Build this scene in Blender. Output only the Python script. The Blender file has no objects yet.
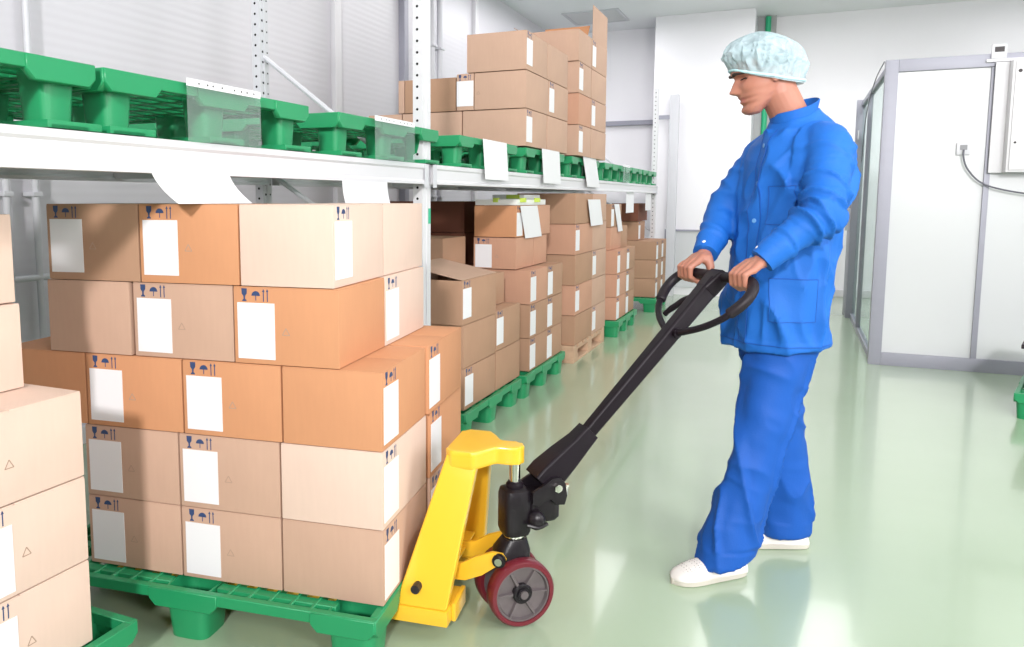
import bpy, bmesh, math, random
from mathutils import Vector, Matrix, Euler, noise
random.seed(7)
S = bpy.context.scene
COL = S.collection
PI = math.pi

# ---------------------------------------------------------------- camera
camd = bpy.data.cameras.new('camera')
cam = bpy.data.objects.new('camera', camd); COL.objects.link(cam)
Rw = Matrix(((0.9126545, 0.0452515, -0.4062192),
             (0.4087310, -0.0990165, 0.9072677),
             (0.0008328, -0.9940564, -0.1088636)))      # columns: image right, image down, forward
m = Matrix.Identity(4)
for i in range(3):
    m[i][0] = Rw[i][0]; m[i][1] = -Rw[i][1]; m[i][2] = -Rw[i][2]
m[2][3] = 1.25
cam.matrix_world = m
camd.sensor_width = 36; camd.lens = 788/1024*36
camd.shift_x = (512-442)/1024; camd.shift_y = (285-323.5)/1024
camd.clip_start = 0.05
S.camera = cam
# ---------------------------------------------------------------- world, lights, exposure
S.view_settings.view_transform = 'Standard'; S.view_settings.look = 'None'
S.view_settings.gamma = 1; S.view_settings.use_curve_mapping = False
S.view_settings.exposure = -0.47
w = bpy.data.worlds.new('world'); S.world = w; w.use_nodes = True
w.node_tree.nodes['Background'].inputs[0].default_value = (0.93, 0.96, 1, 1)
w.node_tree.nodes['Background'].inputs[1].default_value = 0.13
def area(name, loc, target, size, power, col=(1, 1, 1), sy=None):
    l = bpy.data.lights.new(name, 'AREA'); l.energy = power; l.color = col; l.size = size
    if sy: l.shape = 'RECTANGLE'; l.size_y = sy
    o = bpy.data.objects.new(name, l); COL.objects.link(o); o.location = loc
    o.rotation_euler = (Vector(target)-Vector(loc)).to_track_quat('-Z', 'Y').to_euler()
    return o
area('studio_light', (1.5, -5.6, 4.2), (-0.8, 3.0, 0.8), 0.6, 860, (1, 0.98, 0.965))
area('overhead_fill', (1.2, 2.5, 3.5), (1.2, 2.5, 0), 1.2, 30, (1, .98, 1), 4.0)
area('overhead_fill', (-2.3, 8.6, 3.5), (-2.3, 8.6, 0), 0.9, 60, (1, .98, 1), 3.2)  # added to lift the dim rear left corner, not a real fixture
area('overhead_fill', (-2.4, 3.8, 3.5), (-2.4, 3.8, 0), 0.6, 15, (1, .98, 1), 3.5)  # added fill for the near left wall, no fixture here
area('overhead_fill', (0.0, 8.2, 3.5), (0.0, 8.2, 0), 1.6, 95, (1, .98, 1), 3.5)
area('flash_light', (3.2, -1.4, 3.0), (-0.6, 3.2, 0.6), 0.8, 80, (1, 0.98, 0.97))
area('side_light', (4.4, 2.6, 2.2), (-1.0, 3.4, 0.9), 2.2, 115, (1, 0.98, 0.97))
area('overhead_fill', (2.6, 9.0, 3.5), (2.6, 9.0, 0), 1.2, 45, (1, .98, 1), 3.0)  # extra lamp put in to brighten the right-hand walls
area('bounce_fill', (2.3, -0.6, 2.3), (1.2, 4.0, 5.2), 1.6, 210, (1, .98, 1))  # added uplight, only there to brighten the ceiling

# ---------------------------------------------------------------- materials
MATS = {}
def nm(name):
    mt = bpy.data.materials.new(name); mt.use_nodes = True
    return mt, mt.node_tree.nodes, mt.node_tree.links, mt.node_tree.nodes['Principled BSDF']
def mat(name, col, rough=0.5, metal=0.0, var=0.0, vscale=8, bump=0.0, bscale=60, spec=0.5, coat=0, stretch=None, alpha=1, trans=0, rvar=0):
    if name in MATS: return MATS[name]
    mt, N, L, b = nm(name)
    b.inputs['Roughness'].default_value = rough; b.inputs['Metallic'].default_value = metal
    b.inputs['Specular IOR Level'].default_value = spec
    b.inputs['Coat Weight'].default_value = coat
    b.inputs['Alpha'].default_value = alpha
    b.inputs['Transmission Weight'].default_value = trans
    tc = N.new('ShaderNodeTexCoord'); mp = N.new('ShaderNodeMapping'); L.new(tc.outputs['Object'], mp.inputs[0])
    if stretch: mp.inputs['Scale'].default_value = stretch
    n = N.new('ShaderNodeTexNoise'); n.inputs['Scale'].default_value = vscale; n.inputs['Detail'].default_value = 4
    L.new(mp.outputs[0], n.inputs['Vector'])
    mx = N.new('ShaderNodeMix'); mx.data_type = 'RGBA'
    mx.inputs[6].default_value = tuple(c*(1-var) for c in col)+(1,)
    mx.inputs[7].default_value = tuple(min(1, c*(1+var)) for c in col)+(1,)
    L.new(n.outputs[0], mx.inputs[0]); L.new(mx.outputs[2], b.inputs['Base Color'])
    if rvar:
        mr = N.new('ShaderNodeMapRange'); mr.inputs[3].default_value = max(0, rough-rvar); mr.inputs[4].default_value = rough+rvar
        L.new(n.outputs[0], mr.inputs[0]); L.new(mr.outputs[0], b.inputs['Roughness'])
    if bump:
        n2 = N.new('ShaderNodeTexNoise'); n2.inputs['Scale'].default_value = bscale; n2.inputs['Detail'].default_value = 3
        L.new(mp.outputs[0], n2.inputs['Vector'])
        bp = N.new('ShaderNodeBump'); bp.inputs['Strength'].default_value = bump; bp.inputs['Distance'].default_value = 0.01
        L.new(n2.outputs[0], bp.inputs['Height']); L.new(bp.outputs[0], b.inputs['Normal'])
    MATS[name] = mt
    return mt
def sr(r, g, b):   # display 0-255 to linear
    f = lambda c: (c/255/12.92) if c/255 <= 0.04045 else ((c/255+0.055)/1.055)**2.4
    return (f(r), f(g), f(b))

def wall_mat(name, col, rough, ribs=0.0, rib_scale=20, panel=0):
    mt, N, L, b = nm(name)
    b.inputs['Roughness'].default_value = rough
    tc = N.new('ShaderNodeTexCoord')
    n = N.new('ShaderNodeTexNoise'); n.inputs['Scale'].default_value = 1.3; L.new(tc.outputs['Object'], n.inputs['Vector'])
    mx = N.new('ShaderNodeMix'); mx.data_type = 'RGBA'
    mx.inputs[6].default_value = tuple(c*0.96 for c in col)+(1,); mx.inputs[7].default_value = col+(1,)
    L.new(n.outputs[0], mx.inputs[0]); L.new(mx.outputs[2], b.inputs['Base Color'])
    if ribs:
        wv = N.new('ShaderNodeTexWave'); wv.bands_direction = 'Z'; wv.inputs['Scale'].default_value = rib_scale; wv.inputs['Distortion'].default_value = 0.3
        L.new(tc.outputs['Object'], wv.inputs['Vector'])
        bp = N.new('ShaderNodeBump'); bp.inputs['Strength'].default_value = ribs; bp.inputs['Distance'].default_value = 0.01
        L.new(wv.outputs[0], bp.inputs['Height']); L.new(bp.outputs[0], b.inputs['Normal'])
    return mt
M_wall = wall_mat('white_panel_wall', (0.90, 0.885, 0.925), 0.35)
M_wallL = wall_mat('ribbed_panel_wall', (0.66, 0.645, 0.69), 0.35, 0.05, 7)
M_ceil = wall_mat('ceiling_panel', (0.88, 0.89, 0.92), 0.5)
# glossy green epoxy floor
mt, N, L, b = nm('green_epoxy_floor')
tc = N.new('ShaderNodeTexCoord')
n = N.new('ShaderNodeTexNoise'); n.inputs['Scale'].default_value = 0.8; n.inputs['Detail'].default_value = 5
L.new(tc.outputs['Object'], n.inputs['Vector'])
mx = N.new('ShaderNodeMix'); mx.data_type = 'RGBA'
mx.inputs[6].default_value = (0.33, 0.43, 0.29, 1); mx.inputs[7].default_value = (0.40, 0.49, 0.36, 1)
L.new(n.outputs[0], mx.inputs[0]); L.new(mx.outputs[2], b.inputs['Base Color'])
b.inputs['Roughness'].default_value = 0.2; b.inputs['Specular IOR Level'].default_value = 0.75
b.inputs['Coat Weight'].default_value = 0.4; b.inputs['Coat Roughness'].default_value = 0.06
n2 = N.new('ShaderNodeTexNoise'); n2.inputs['Scale'].default_value = 2.5; n2.inputs['Detail'].default_value = 2
L.new(tc.outputs['Object'], n2.inputs['Vector'])
bp = N.new('ShaderNodeBump'); bp.inputs['Strength'].default_value = 0.06; bp.inputs['Distance'].default_value = 0.02
L.new(n2.outputs[0], bp.inputs['Height']); L.new(bp.outputs[0], b.inputs['Normal'])
M_floor = mt

def card_mat(name, col):
    mt, N, L, b = nm(name)
    b.inputs['Roughness'].default_value = 0.72; b.inputs['Specular IOR Level'].default_value = 0.25
    tc = N.new('ShaderNodeTexCoord'); mp = N.new('ShaderNodeMapping'); mp.inputs['Scale'].default_value = (1, 1, 0.12)
    L.new(tc.outputs['Object'], mp.inputs[0])
    n = N.new('ShaderNodeTexNoise'); n.inputs['Scale'].default_value = 90; n.inputs['Detail'].default_value = 2
    L.new(mp.outputs[0], n.inputs['Vector'])
    n3 = N.new('ShaderNodeTexNoise'); n3.inputs['Scale'].default_value = 5; n3.inputs['Detail'].default_value = 5
    L.new(tc.outputs['Object'], n3.inputs['Vector'])
    ad = N.new('ShaderNodeMath'); ad.operation = 'MULTIPLY_ADD'; ad.inputs[1].default_value = .35; L.new(n.outputs[0], ad.inputs[0]); L.new(n3.outputs[0], ad.inputs[2])
    mr = N.new('ShaderNodeMapRange'); mr.inputs[1].default_value = 0.3; mr.inputs[2].default_value = 1.05
    L.new(ad.outputs[0], mr.inputs[0])
    mx = N.new('ShaderNodeMix'); mx.data_type = 'RGBA'
    mx.inputs[6].default_value = tuple(c*0.93 for c in col)+(1,); mx.inputs[7].default_value = tuple(min(1, c*1.05) for c in col)+(1,)
    L.new(mr.outputs[0], mx.inputs[0]); L.new(mx.outputs[2], b.inputs['Base Color'])
    bp = N.new('ShaderNodeBump'); bp.inputs['Strength'].default_value = 0.12; bp.inputs['Distance'].default_value = 0.004
    L.new(n3.outputs[0], bp.inputs['Height']); L.new(bp.outputs[0], b.inputs['Normal'])
    return mt
CARD = {
    'tan': card_mat('tan_cardboard', sr(194, 160, 140)),
    'pale': card_mat('pale_cardboard', sr(220, 194, 179)),
    'kraft': card_mat('orange_kraft_cardboard', sr(203, 146, 108)),
    'brown': card_mat('brown_cardboard', sr(176, 139, 114)),
    'pink': card_mat('pinkish_cardboard', sr(196, 150, 126)),
    'dark': card_mat('shaded_brown_cardboard', sr(120, 74, 58)),  # brown darkened to put the rack's deep shade into the colour
}
M_label = mat('white_label_paper', (0.80, 0.79, 0.82), 0.55)
M_print = mat('blue_print', (0.03, 0.06, 0.16), 0.6)
M_faint = mat('faint_grey_print', sr(172, 144, 126), 0.7)
M_green = mat('green_plastic', (0.016, 0.27, 0.105), 0.38, var=0.06, vscale=6, bump=0.04, bscale=25)
M_steel = mat('light_grey_painted_steel', (0.60, 0.60, 0.64), 0.4, var=0.04, vscale=4)
M_white = mat('white_painted_steel', (0.68, 0.67, 0.70), 0.4, var=0.03, vscale=3)
M_hole = mat('dark_hole', (0.01, 0.01, 0.012), 0.9)
M_yellow = mat('yellow_paint', (0.86, 0.49, 0.03), 0.28, var=0.04, vscale=5, coat=0.3, bump=0.02, bscale=20)
M_black = mat('black_paint', (0.010, 0.006, 0.010), 0.42, var=0.2, vscale=12, bump=0.05, bscale=40, spec=.22)
M_iron = mat('black_cast_iron', (0.010, 0.007, 0.010), 0.36, var=0.3, vscale=20, bump=0.12, bscale=60, spec=.35)
M_rubber = mat('black_rubber_grip', (0.014, 0.009, 0.013), 0.5, bump=0.03, bscale=80, spec=.3)
M_chrome = mat('chrome', (0.75, 0.72, 0.68), 0.12, 1.0)
M_red = mat('dark_red_polyurethane', (0.14, 0.012, 0.022), 0.35, var=0.15, vscale=15)
M_hub = mat('worn_dark_metal', (0.15, 0.125, 0.13), 0.5, 0.35, var=0.35, vscale=18)
M_alu = mat('brushed_aluminium', (0.31, 0.31, 0.37), 0.45, 0.15, var=0.04, vscale=2, stretch=(1, 1, 8))
M_cabin = mat('cabin_panel', (0.62, 0.63, 0.65), 0.3, var=0.02, vscale=1)
M_wood = mat('pallet_wood', (0.55, 0.36, 0.24), 0.7, var=0.25, vscale=14, stretch=(1, 0.1, 1))
M_dark = mat('dark_plastic', (0.02, 0.012, 0.016), 0.5)
M_tray = mat('white_plastic_tray', (0.85, 0.85, 0.83), 0.4)
M_lime = mat('lime_plastic', (0.55, 0.70, 0.10), 0.4)
M_grey = mat('grey_cable', (0.13, 0.13, 0.16), 0.5)

# ---------------------------------------------------------------- mesh helpers
class MB:
    def __init__(s): s.v = []; s.f = []; s.mi = []
    def add(s, vs, fs, mi=0):
        o = len(s.v); s.v += [tuple(v) for v in vs]; s.f += [tuple(i+o for i in f) for f in fs]; s.mi += [mi]*len(fs)
        return s
    def box(s, a, b, mi=0, M=None):
        x0, y0, z0 = a; x1, y1, z1 = b
        vs = [(x0,y0,z0),(x1,y0,z0),(x1,y1,z0),(x0,y1,z0),(x0,y0,z1),(x1,y0,z1),(x1,y1,z1),(x0,y1,z1)]
        if M is not None: vs = [M @ Vector(v) for v in vs]
        return s.add(vs, [(0,3,2,1),(4,5,6,7),(0,1,5,4),(1,2,6,5),(2,3,7,6),(3,0,4,7)], mi)
    def prism(s, poly, n0, n1, frame, mi=0):
        """poly: (a,b) outline; frame=(origin, A, B, N) extruded from n0 to n1 along N"""
        O, A, B, Nn = [Vector(q) for q in frame]
        k = len(poly)
        vs = [O+A*p[0]+B*p[1]+Nn*n0 for p in poly]+[O+A*p[0]+B*p[1]+Nn*n1 for p in poly]
        fs = [tuple(range(k))[::-1], tuple(range(k, 2*k))]+[(i, (i+1) % k, k+(i+1) % k, k+i) for i in range(k)]
        return s.add(vs, fs, mi)
    def rings(s, rings, close=True, caps=True, mi=0):
        k = len(rings[0]); vs = [p for r in rings for p in r]; fs = []
        for j in range(len(rings)-1):
            for i in range(k if close else k-1):
                a = j*k+i; b2 = j*k+(i+1) % k
                fs.append((a, b2, b2+k, a+k))
        if caps:
            fs.append(tuple(range(k))[::-1]); fs.append(tuple((len(rings)-1)*k+i for i in range(k)))
        return s.add(vs, fs, mi)
    def tube(s, pts, r, n=12, mi=0, caps=True):
        pts = [Vector(p) for p in pts]; rs = r if isinstance(r, (list, tuple)) else [r]*len(pts)
        up = None; R = []
        for i, p in enumerate(pts):
            t = (pts[min(i+1, len(pts)-1)]-pts[max(i-1, 0)]).normalized()
            if up is None:
                up = Vector((0, 0, 1)) if abs(t.z) < 0.9 else Vector((1, 0, 0))
            a = (up-t*up.dot(t)).normalized(); bb = t.cross(a); up = a
            R.append([p+(a*math.cos(2*PI*k/n)+bb*math.sin(2*PI*k/n))*rs[i] for k in range(n)])
        return s.rings(R, True, caps, mi)
    def cyl(s, a, b, r, n=24, mi=0, r2=None):
        return s.tube([a, b], [r, r if r2 is None else r2], n, mi)
    def lathe(s, O, axis, prof, n=32, mi=0):
        """prof: (radius, along)"""
        O = Vector(O); t = Vector(axis).normalized(); up = Vector((0, 0, 1)) if abs(t.z) < 0.9 else Vector((1, 0, 0))
        a = (up-t*up.dot(t)).normalized(); bb = t.cross(a)
        return s.rings([[O+t*h+(a*math.cos(2*PI*k/n)+bb*math.sin(2*PI*k/n))*max(r, 1e-4) for k in range(n)] for r, h in prof], True, True, mi)
    def ell(s, c, r, M=None, n=24, mi=0):
        c = Vector(c); R = []
        for j in range(1, n//2):
            ph = PI*j/(n//2)
            ring = []
            for k in range(n):
                th = 2*PI*k/n
                q = Vector((r[0]*math.sin(ph)*math.cos(th), r[1]*math.sin(ph)*math.sin(th), r[2]*math.cos(ph)))
                if M is not None: q = M @ q
                ring.append(c+q)
            R.append(ring)
        return s.rings(R, True, True, mi)
    def mesh(s, name, mats):
        me = bpy.data.meshes.new(name); me.from_pydata([tuple(v) for v in s.v], [], s.f)
        for mm in (mats if isinstance(mats, (list, tuple)) else [mats]): me.materials.append(mm)
        me.polygons.foreach_set('material_index', s.mi)
        bm = bmesh.new(); bm.from_mesh(me); bmesh.ops.recalc_face_normals(bm, faces=bm.faces); bm.to_mesh(me); bm.free()
        me.update(); return me
    def build(s, name, mats, parent=None, smooth=False, bevel=0, label=None, segs=2):
        me = s.mesh(name, mats)
        if bevel:
            bm = bmesh.new(); bm.from_mesh(me)
            es = [e for e in bm.edges if len(e.link_faces) == 2 and e.calc_face_angle(0) > 0.5]
            bmesh.ops.bevel(bm, geom=es, offset=bevel, segments=segs, profile=0.7, affect='EDGES', clamp_overlap=True)
            bm.to_mesh(me); bm.free()
        if smooth or bevel:
            for p in me.polygons: p.use_smooth = True
            try: me.set_sharp_from_angle(angle=math.radians(38))
            except Exception: pass
        o = bpy.data.objects.new(name, me); COL.objects.link(o)
        if parent: o.parent = parent
        if label: o['label'] = label
        return o
def thing(name, label, cat, loc=(0, 0, 0), rz=0, group=None):
    o = bpy.data.objects.new(name, None); COL.objects.link(o); o.empty_display_size = 0.1
    o.location = loc; o.rotation_euler = (0, 0, rz); tag(o, label, cat, group); return o
def tag(o, label, cat, group=None):
    o['label'] = label; o['category'] = cat
    if group: o['group'] = group
    return o
def struct(name, mb, mats, **k):
    o = mb.build(name, mats, **k); o['kind'] = 'structure'; return o
def smooth_path(P, n=6):
    P = [Vector(p) for p in P]; out = []
    for i in range(len(P)-1):
        p0 = P[max(i-1, 0)]; p1 = P[i]; p2 = P[i+1]; p3 = P[min(i+2, len(P)-1)]
        for k in range(n):
            t = k/n
            out.append(0.5*((2*p1)+(p2-p0)*t+(2*p0-5*p1+4*p2-p3)*t*t+(3*p1-p0-3*p2+p3)*t**3))
    out.append(P[-1]); return out

# ---------------------------------------------------------------- the room
ZC = 3.575
struct('floor', MB().box((-3.5, -3.5, -0.1), (5.2, 11.5, 0)), M_floor)
struct('ceiling', MB().box((-3.5, 0.3, ZC), (5.2, 11.5, ZC+0.1)), M_ceil)
b = MB(); b.box((-3.45, -3.5, 0), (-3.3, 11.5, ZC))
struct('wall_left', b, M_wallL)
struct('wall_back', MB().box((-3.3, 11.3, 0), (5.2, 11.45, ZC)), M_wall)
struct('wall_right', MB().box((5.0, -1.0, 0), (5.15, 11.3, ZC)), M_wall)
struct('baseboard_back', MB().box((-3.3, 11.26, 0), (5.0, 11.3, 0.09)), M_white, bevel=0.01)
struct('baseboard_left', MB().box((-3.3, -3.5, 0), (-3.27, 11.26, 0.09)), M_white, bevel=0.01)
# wall joints and pilasters of the left wall
b = MB()
for y in (5.33, 8.2): b.box((-3.3, y-0.045, 0), (-3.255, y+0.045, ZC))
struct('trim_1', b, M_white, bevel=0.006)
struct('trim_2', MB().box((-3.3, 6.42, 0), (-3.24, 6.50, ZC)), M_alu, bevel=0.006)
struct('trim_3', MB().box((-3.3, 11.22, 2.27), (-0.57, 11.3, 2.33)).box((-0.3, 11.22, 2.27), (-0.29, 11.3, 2.33)), M_alu)
# white boxed-in bay standing before the back wall
b = MB(); b.box((-1.76, 10.65, 0), (-0.565, 11.3, ZC))
struct('trim_4', b, M_wall, bevel=0.004)
struct('trim_5', MB().box((-0.565, 11.18, 0), (-0.34, 11.3, ZC)), mat('recess_grey', (0.42, 0.42, 0.43), 0.5))
p = MB().tube([(-0.435, 11.15, 0.05), (-0.435, 11.15, 3.56)], 0.034, 14).build('green_wall_pipe', mat('green_pipe_paint', (0.02, 0.42, 0.2), 0.4), smooth=True)
tag(p, 'green vertical pipe in the grey recess behind the hair net', 'pipe')
# low hatch frame on the bay face
b = MB()
b.box((-1.56, 10.615, 0.83), (-0.70, 10.65, 0.855)).box((-1.56, 10.615, 0.1), (-1.535, 10.65, 0.83)).box((-0.725, 10.615, 0.1), (-0.70, 10.65, 0.83))
h = thing('service_hatch', 'low pale hatch with a thin grey frame on the white back bay', 'hatch', (0, 0, 0))
b.build('hatch_frame', M_alu, h)
MB().box((-1.535, 10.63, 0.1), (-0.725, 10.65, 0.83)).build('hatch_panel', M_cabin, h)
# ceiling vent
v = thing('ceiling_vent', 'square white vent grille in the ceiling above the boxes', 'vent', (-2.45, 10.33, ZC))
MB().box((-0.37, -0.36, -0.012), (0.35, -0.32, 0)).box((-0.37, 0.32, -0.012), (0.35, 0.36, 0)).box((-0.37, -0.32, -0.012), (-0.33, 0.32, 0)).box((0.31, -0.32, -0.012), (0.35, 0.32, 0)).build('vent_frame', M_steel, v)
b = MB()
for i in range(12): b.box((-0.33, -0.31+i*0.053, -0.008), (0.31, -0.285+i*0.053, -0.001))
b.build('vent_slats', M_white, v)
# pipes on the left wall
def wall_pipe(y, r, z0, z1, label, x=-3.24, m_=None):
    t = thing('wall_pipe', label, 'pipe', (x, y, z0), group=None)
    MB().tube([(0, 0, 0), (0, 0, z1-z0)], r, 12).build('pipe', m_ or M_steel, t, smooth=True)
    for z in (0.35, 1.27, 2.7):
        if z0 < z < z1: MB().box((-0.06, -r*1.5, z-z0-0.011), (r*1.25, r*1.5, z-z0+0.011)).build('pipe_clamp', M_steel, t, bevel=0.004)
wall_pipe(2.60, 0.016, 0.0, ZC, 'pale vertical pipe on the left wall beside the big box stack')
wall_pipe(2.45, 0.016, 0.0, 1.5, 'pale vertical pipe on the left wall nearest the left edge')
t = thing('wall_rail', 'pale horizontal rail on the left wall under the pipes', 'rail', (-3.24, 2.0, 0.88))
MB().tube([(0, 0, 0), (0, 0.64, 0.0)], 0.016, 10).build('rail_tube', M_steel, t, smooth=True)
wall_pipe(7.0, 0.03, 0, ZC, 'white vertical pipe just right of the near rack upright, left of its pair')
wall_pipe(7.18, 0.03, 0, ZC, 'white vertical pipe just right of the near rack upright, right of its pair')

# ---------------------------------------------------------------- cartons
def print_marks(mb, O, A, B, Nn, x, z, s=1.0, tri=False):
    """goblet, umbrella and two arrows printed at (x, z) on a face"""
    fr = (O+A*x+B*z, A, B, Nn)
    k = s*0.026
    g = [(-.32, 1), (.32, 1), (.30, .45), (.10, .2), (.08, -.1), (.25, -.25), (.25, -.35), (-.25, -.35), (-.25, -.25), (-.08, -.1), (-.10, .2), (-.30, .45)]
    mb.prism([(a*k, c*k) for a, c in g][::-1], 0, .0006, fr)
    u = [(1.35+.5*math.cos(t), .25+.5*math.sin(t)) for t in [PI*i/8 for i in range(9)]]
    mb.prism([(a*k, c*k) for a, c in u], 0, .0006, fr)
    mb.prism([(a*k, c*k) for a, c in [(1.31, -.25), (1.39, -.25), (1.39, .25), (1.31, .25)]], 0, .0006, fr)
    for q in (2.25, 2.7):
        mb.prism([(a*k, c*k) for a, c in [(q-.05, -.35), (q+.05, -.35), (q+.05, .7), (q+.14, .7), (q, 1), (q-.14, .7), (q-.05, .7)]], 0, .0006, fr)
def carton(loc, rz, W, D, H, col, faces, label, group, lab=True, top='closed', tri=(), jit=0.0, big=1.0):
    """loc: front right bottom corner; the body runs W to the left (local -x) and D backwards (local +y)"""
    t = thing('cardboard_box', label, 'box', loc, rz, group)
    M = CARD[col]; g = 0.0015
    b = MB()
    if top == 'closed':
        b.box((-W+g, g, 0.0005), (-g, D-g, H-0.004))
        o = b.build('box_body', M, t, bevel=0.0035)
        f = MB(); f.box((-W+g+.001, g+.001, H-0.0045), (-g-.001, D/2-0.0012, H-0.001)); f.box((-W+g+.001, D/2+0.0012, H-0.0045), (-g-.001, D-g-.001, H-0.001))
        f.build('top_flap', M, t, bevel=0.0012)
    else:
        th = 0.005
        b.box((-W+g, g, 0), (-g, D-g, th)); b.box((-W+g, g, th), (-g, g+th, H-.002)); b.box((-W+g, D-g-th, th), (-g, D-g, H-.002))
        b.box((-W+g, g+th, th), (-W+g+th, D-g-th, H-.002)); b.box((-g-th, g+th, th), (-g, D-g-th, H-.002))
        b.build('box_body', M, t, bevel=0.0012)
    lw, lh = 0.113*big, min(0.155*big, H*0.74)
    for fc in faces:
        if fc[0] == 'front': O, A, Nn = Vector((-W, g, 0)), Vector((1, 0, 0)), Vector((0, -1, 0)); FW = W
        else: O, A, Nn = Vector((-g, 0, 0)), Vector((0, 1, 0)), Vector((1, 0, 0)); FW = D
        B = Vector((0, 0, 1)); x0 = 0.013 if len(fc) < 2 else fc[1]
        z1 = H-0.045
        tilt = random.uniform(-.006, .006)
        fr = (O+A*x0+B*(z1-lh), (A+B*tilt).normalized(), (B-A*tilt).normalized(), Nn)
        MB().prism([(0, 0), (lw, 0), (lw, lh), (0, lh)], 0, 0.0012, fr).build('shipping_label', M_label, t)
        pm = MB(); print_marks(pm, O, A, B, Nn, x0+0.022, H-0.032, 1.0)
        pm.build('handling_marks', M_print, t)
        if len(fc) > 2 or fc[0] == 'front':
            tm = MB(); xx = x0+lw+0.022; zz = z1-lh*0.55; r = 0.011
            for (p, q) in (((0, 0), (r, 1.7*r)), ((r, 1.7*r), (2*r, 0)), ((2*r, 0), (0, 0))):
                dx, dz = q[0]-p[0], q[1]-p[1]; ln = math.hypot(dx, dz); nx, nz = -dz/ln*.0011, dx/ln*.0011
                tm.prism([(p[0]-nx, p[1]-nz), (q[0]-nx, q[1]-nz), (q[0]+nx, q[1]+nz), (p[0]+nx, p[1]+nz)], 0, .0005, (O+A*xx+B*zz, A, B, Nn))
            tm.build('triangle_mark', M_faint, t)
    return t
AU = math.radians(7.65)
UH = Vector((math.cos(AU), math.sin(AU), 0)); VH = Vector((-math.sin(AU), math.cos(AU), 0)); OB = Vector((-0.969, 1.782, 0))
def L2W(u, v, z=0): return OB+UH*u+VH*v+Vector((0, 0, z))
GB = 'boxes of the big stack held by the pallet jack'
SB = 'of the big stack'
F, Rr = ('front',), ('right',)
T1, T2, T3, T4, T5 = .152, .365, .582, .798, 1.013
def big(u1, u0, v0, v1, z, h, col, faces, text, **k):
    carton(L2W(u1, v0, z), AU, u1-u0, v1-v0, h, col, faces, text, GB, **k)
# front face, bottom tier up
big(0, -.302, 0, .385, T1, .2125, 'tan', [Rr], 'tan cardboard box, front corner, bottom tier '+SB+', just above the green pallet')
big(-.304, -.626, 0, .385, T1, .2125, 'tan', [F], 'tan labelled cardboard box, bottom tier '+SB+', centre of its front face')
big(-.628, -.95, 0, .385, T1, .2125, 'tan', [F], 'tan labelled cardboard box, bottom tier '+SB+', beside the left pallet corner')
big(0, -.302, 0, .385, T2, .2165, 'pale', [Rr], 'pale cream cardboard box, front corner, second tier from below '+SB)
big(-.304, -.626, 0, .385, T2, .2165, 'tan', [F], 'tan labelled cardboard box, second tier from below '+SB+', centre of its front')
big(-.628, -.95, 0, .385, T2, .2165, 'tan', [F], 'tan labelled box, second tier '+SB+', left end, partly in shadow')
big(0, -.293, 0, .375, T3, .2155, 'kraft', [Rr], 'orange cardboard box, front corner, third tier '+SB+', next to the yellow frame')
big(-.295, -.606, 0, .375, T3, .2155, 'kraft', [F], 'orange labelled cardboard box, third tier '+SB+', centre of its front')
big(-.608, -.936, 0, .375, T3, .2155, 'kraft', [F], 'orange labelled cardboard box, third tier '+SB+', with half its label in shadow')
big(-.938, -1.25, 0, .375, T3, .2155, 'kraft', [], 'orange box without a front label, third tier, far left '+SB+', in shadow')
big(-.12, -.436, 0, .345, T4, .2145, 'kraft', [F], 'orange labelled cardboard box, fourth tier '+SB+', at its right corner')
big(-.438, -.764, 0.004, .36, T4, .2145, 'tan', [F], 'tan cardboard box with a dark pencilled triangle, fourth tier '+SB+', middle')
big(-.772, -1.06, 0.0, .36, T4, .2145, 'tan', [], 'plain tan unlabelled cardboard box, fourth tier, left end '+SB)
big(-.133, -.412, 0, .37, T5, .222, 'pale', [Rr], 'pale cream cardboard box, top tier, right corner '+SB+', below the white beam')
big(-.414, -.731, 0, .36, T5, .222, 'kraft', [F], 'orange labelled cardboard box, middle of the top tier '+SB)
big(-.733, -1.05, 0, .36, T5, .222, 'brown', [F], 'brown labelled cardboard box, left end of the top tier '+SB)
# second row behind, seen on the right side
big(0, -.302, .42, .80, T1, .2125, 'tan', [Rr], 'tan cardboard box, bottom tier, behind the slanted yellow leg of the jack')
big(0, -.302, .42, .80, T2, .2165, 'kraft', [Rr], 'orange cardboard box, second tier, just left of the top of the yellow jack frame')
big(0.006, -.302, .385, .78, T3, .2155, 'kraft', [Rr], 'orange cardboard box with a visible top, third tier, rear right corner '+SB)
big(-.12, -.436, .347, .735, T4, .2145, 'pale', [Rr], 'pale labelled cardboard box, fourth tier '+SB+', against the rack upright')
big(-.133, -.45, .372, .76, T5, .222, 'pale', [], 'pale unlabelled cardboard box, top tier rear '+SB+', beside the rack upright')
big(-.304, -.626, .385, .78, T3, .2155, 'kraft', [], 'orange cardboard box, third tier, middle of the rear row '+SB)
big(-.628, -.936, .385, .78, T3, .2155, 'kraft', [], 'orange cardboard box, third tier, left of the rear row '+SB)
big(-.938, -1.25, .385, .78, T3, .2155, 'kraft', [], 'orange box with visible top, third tier, rear row, far left '+SB)

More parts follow.
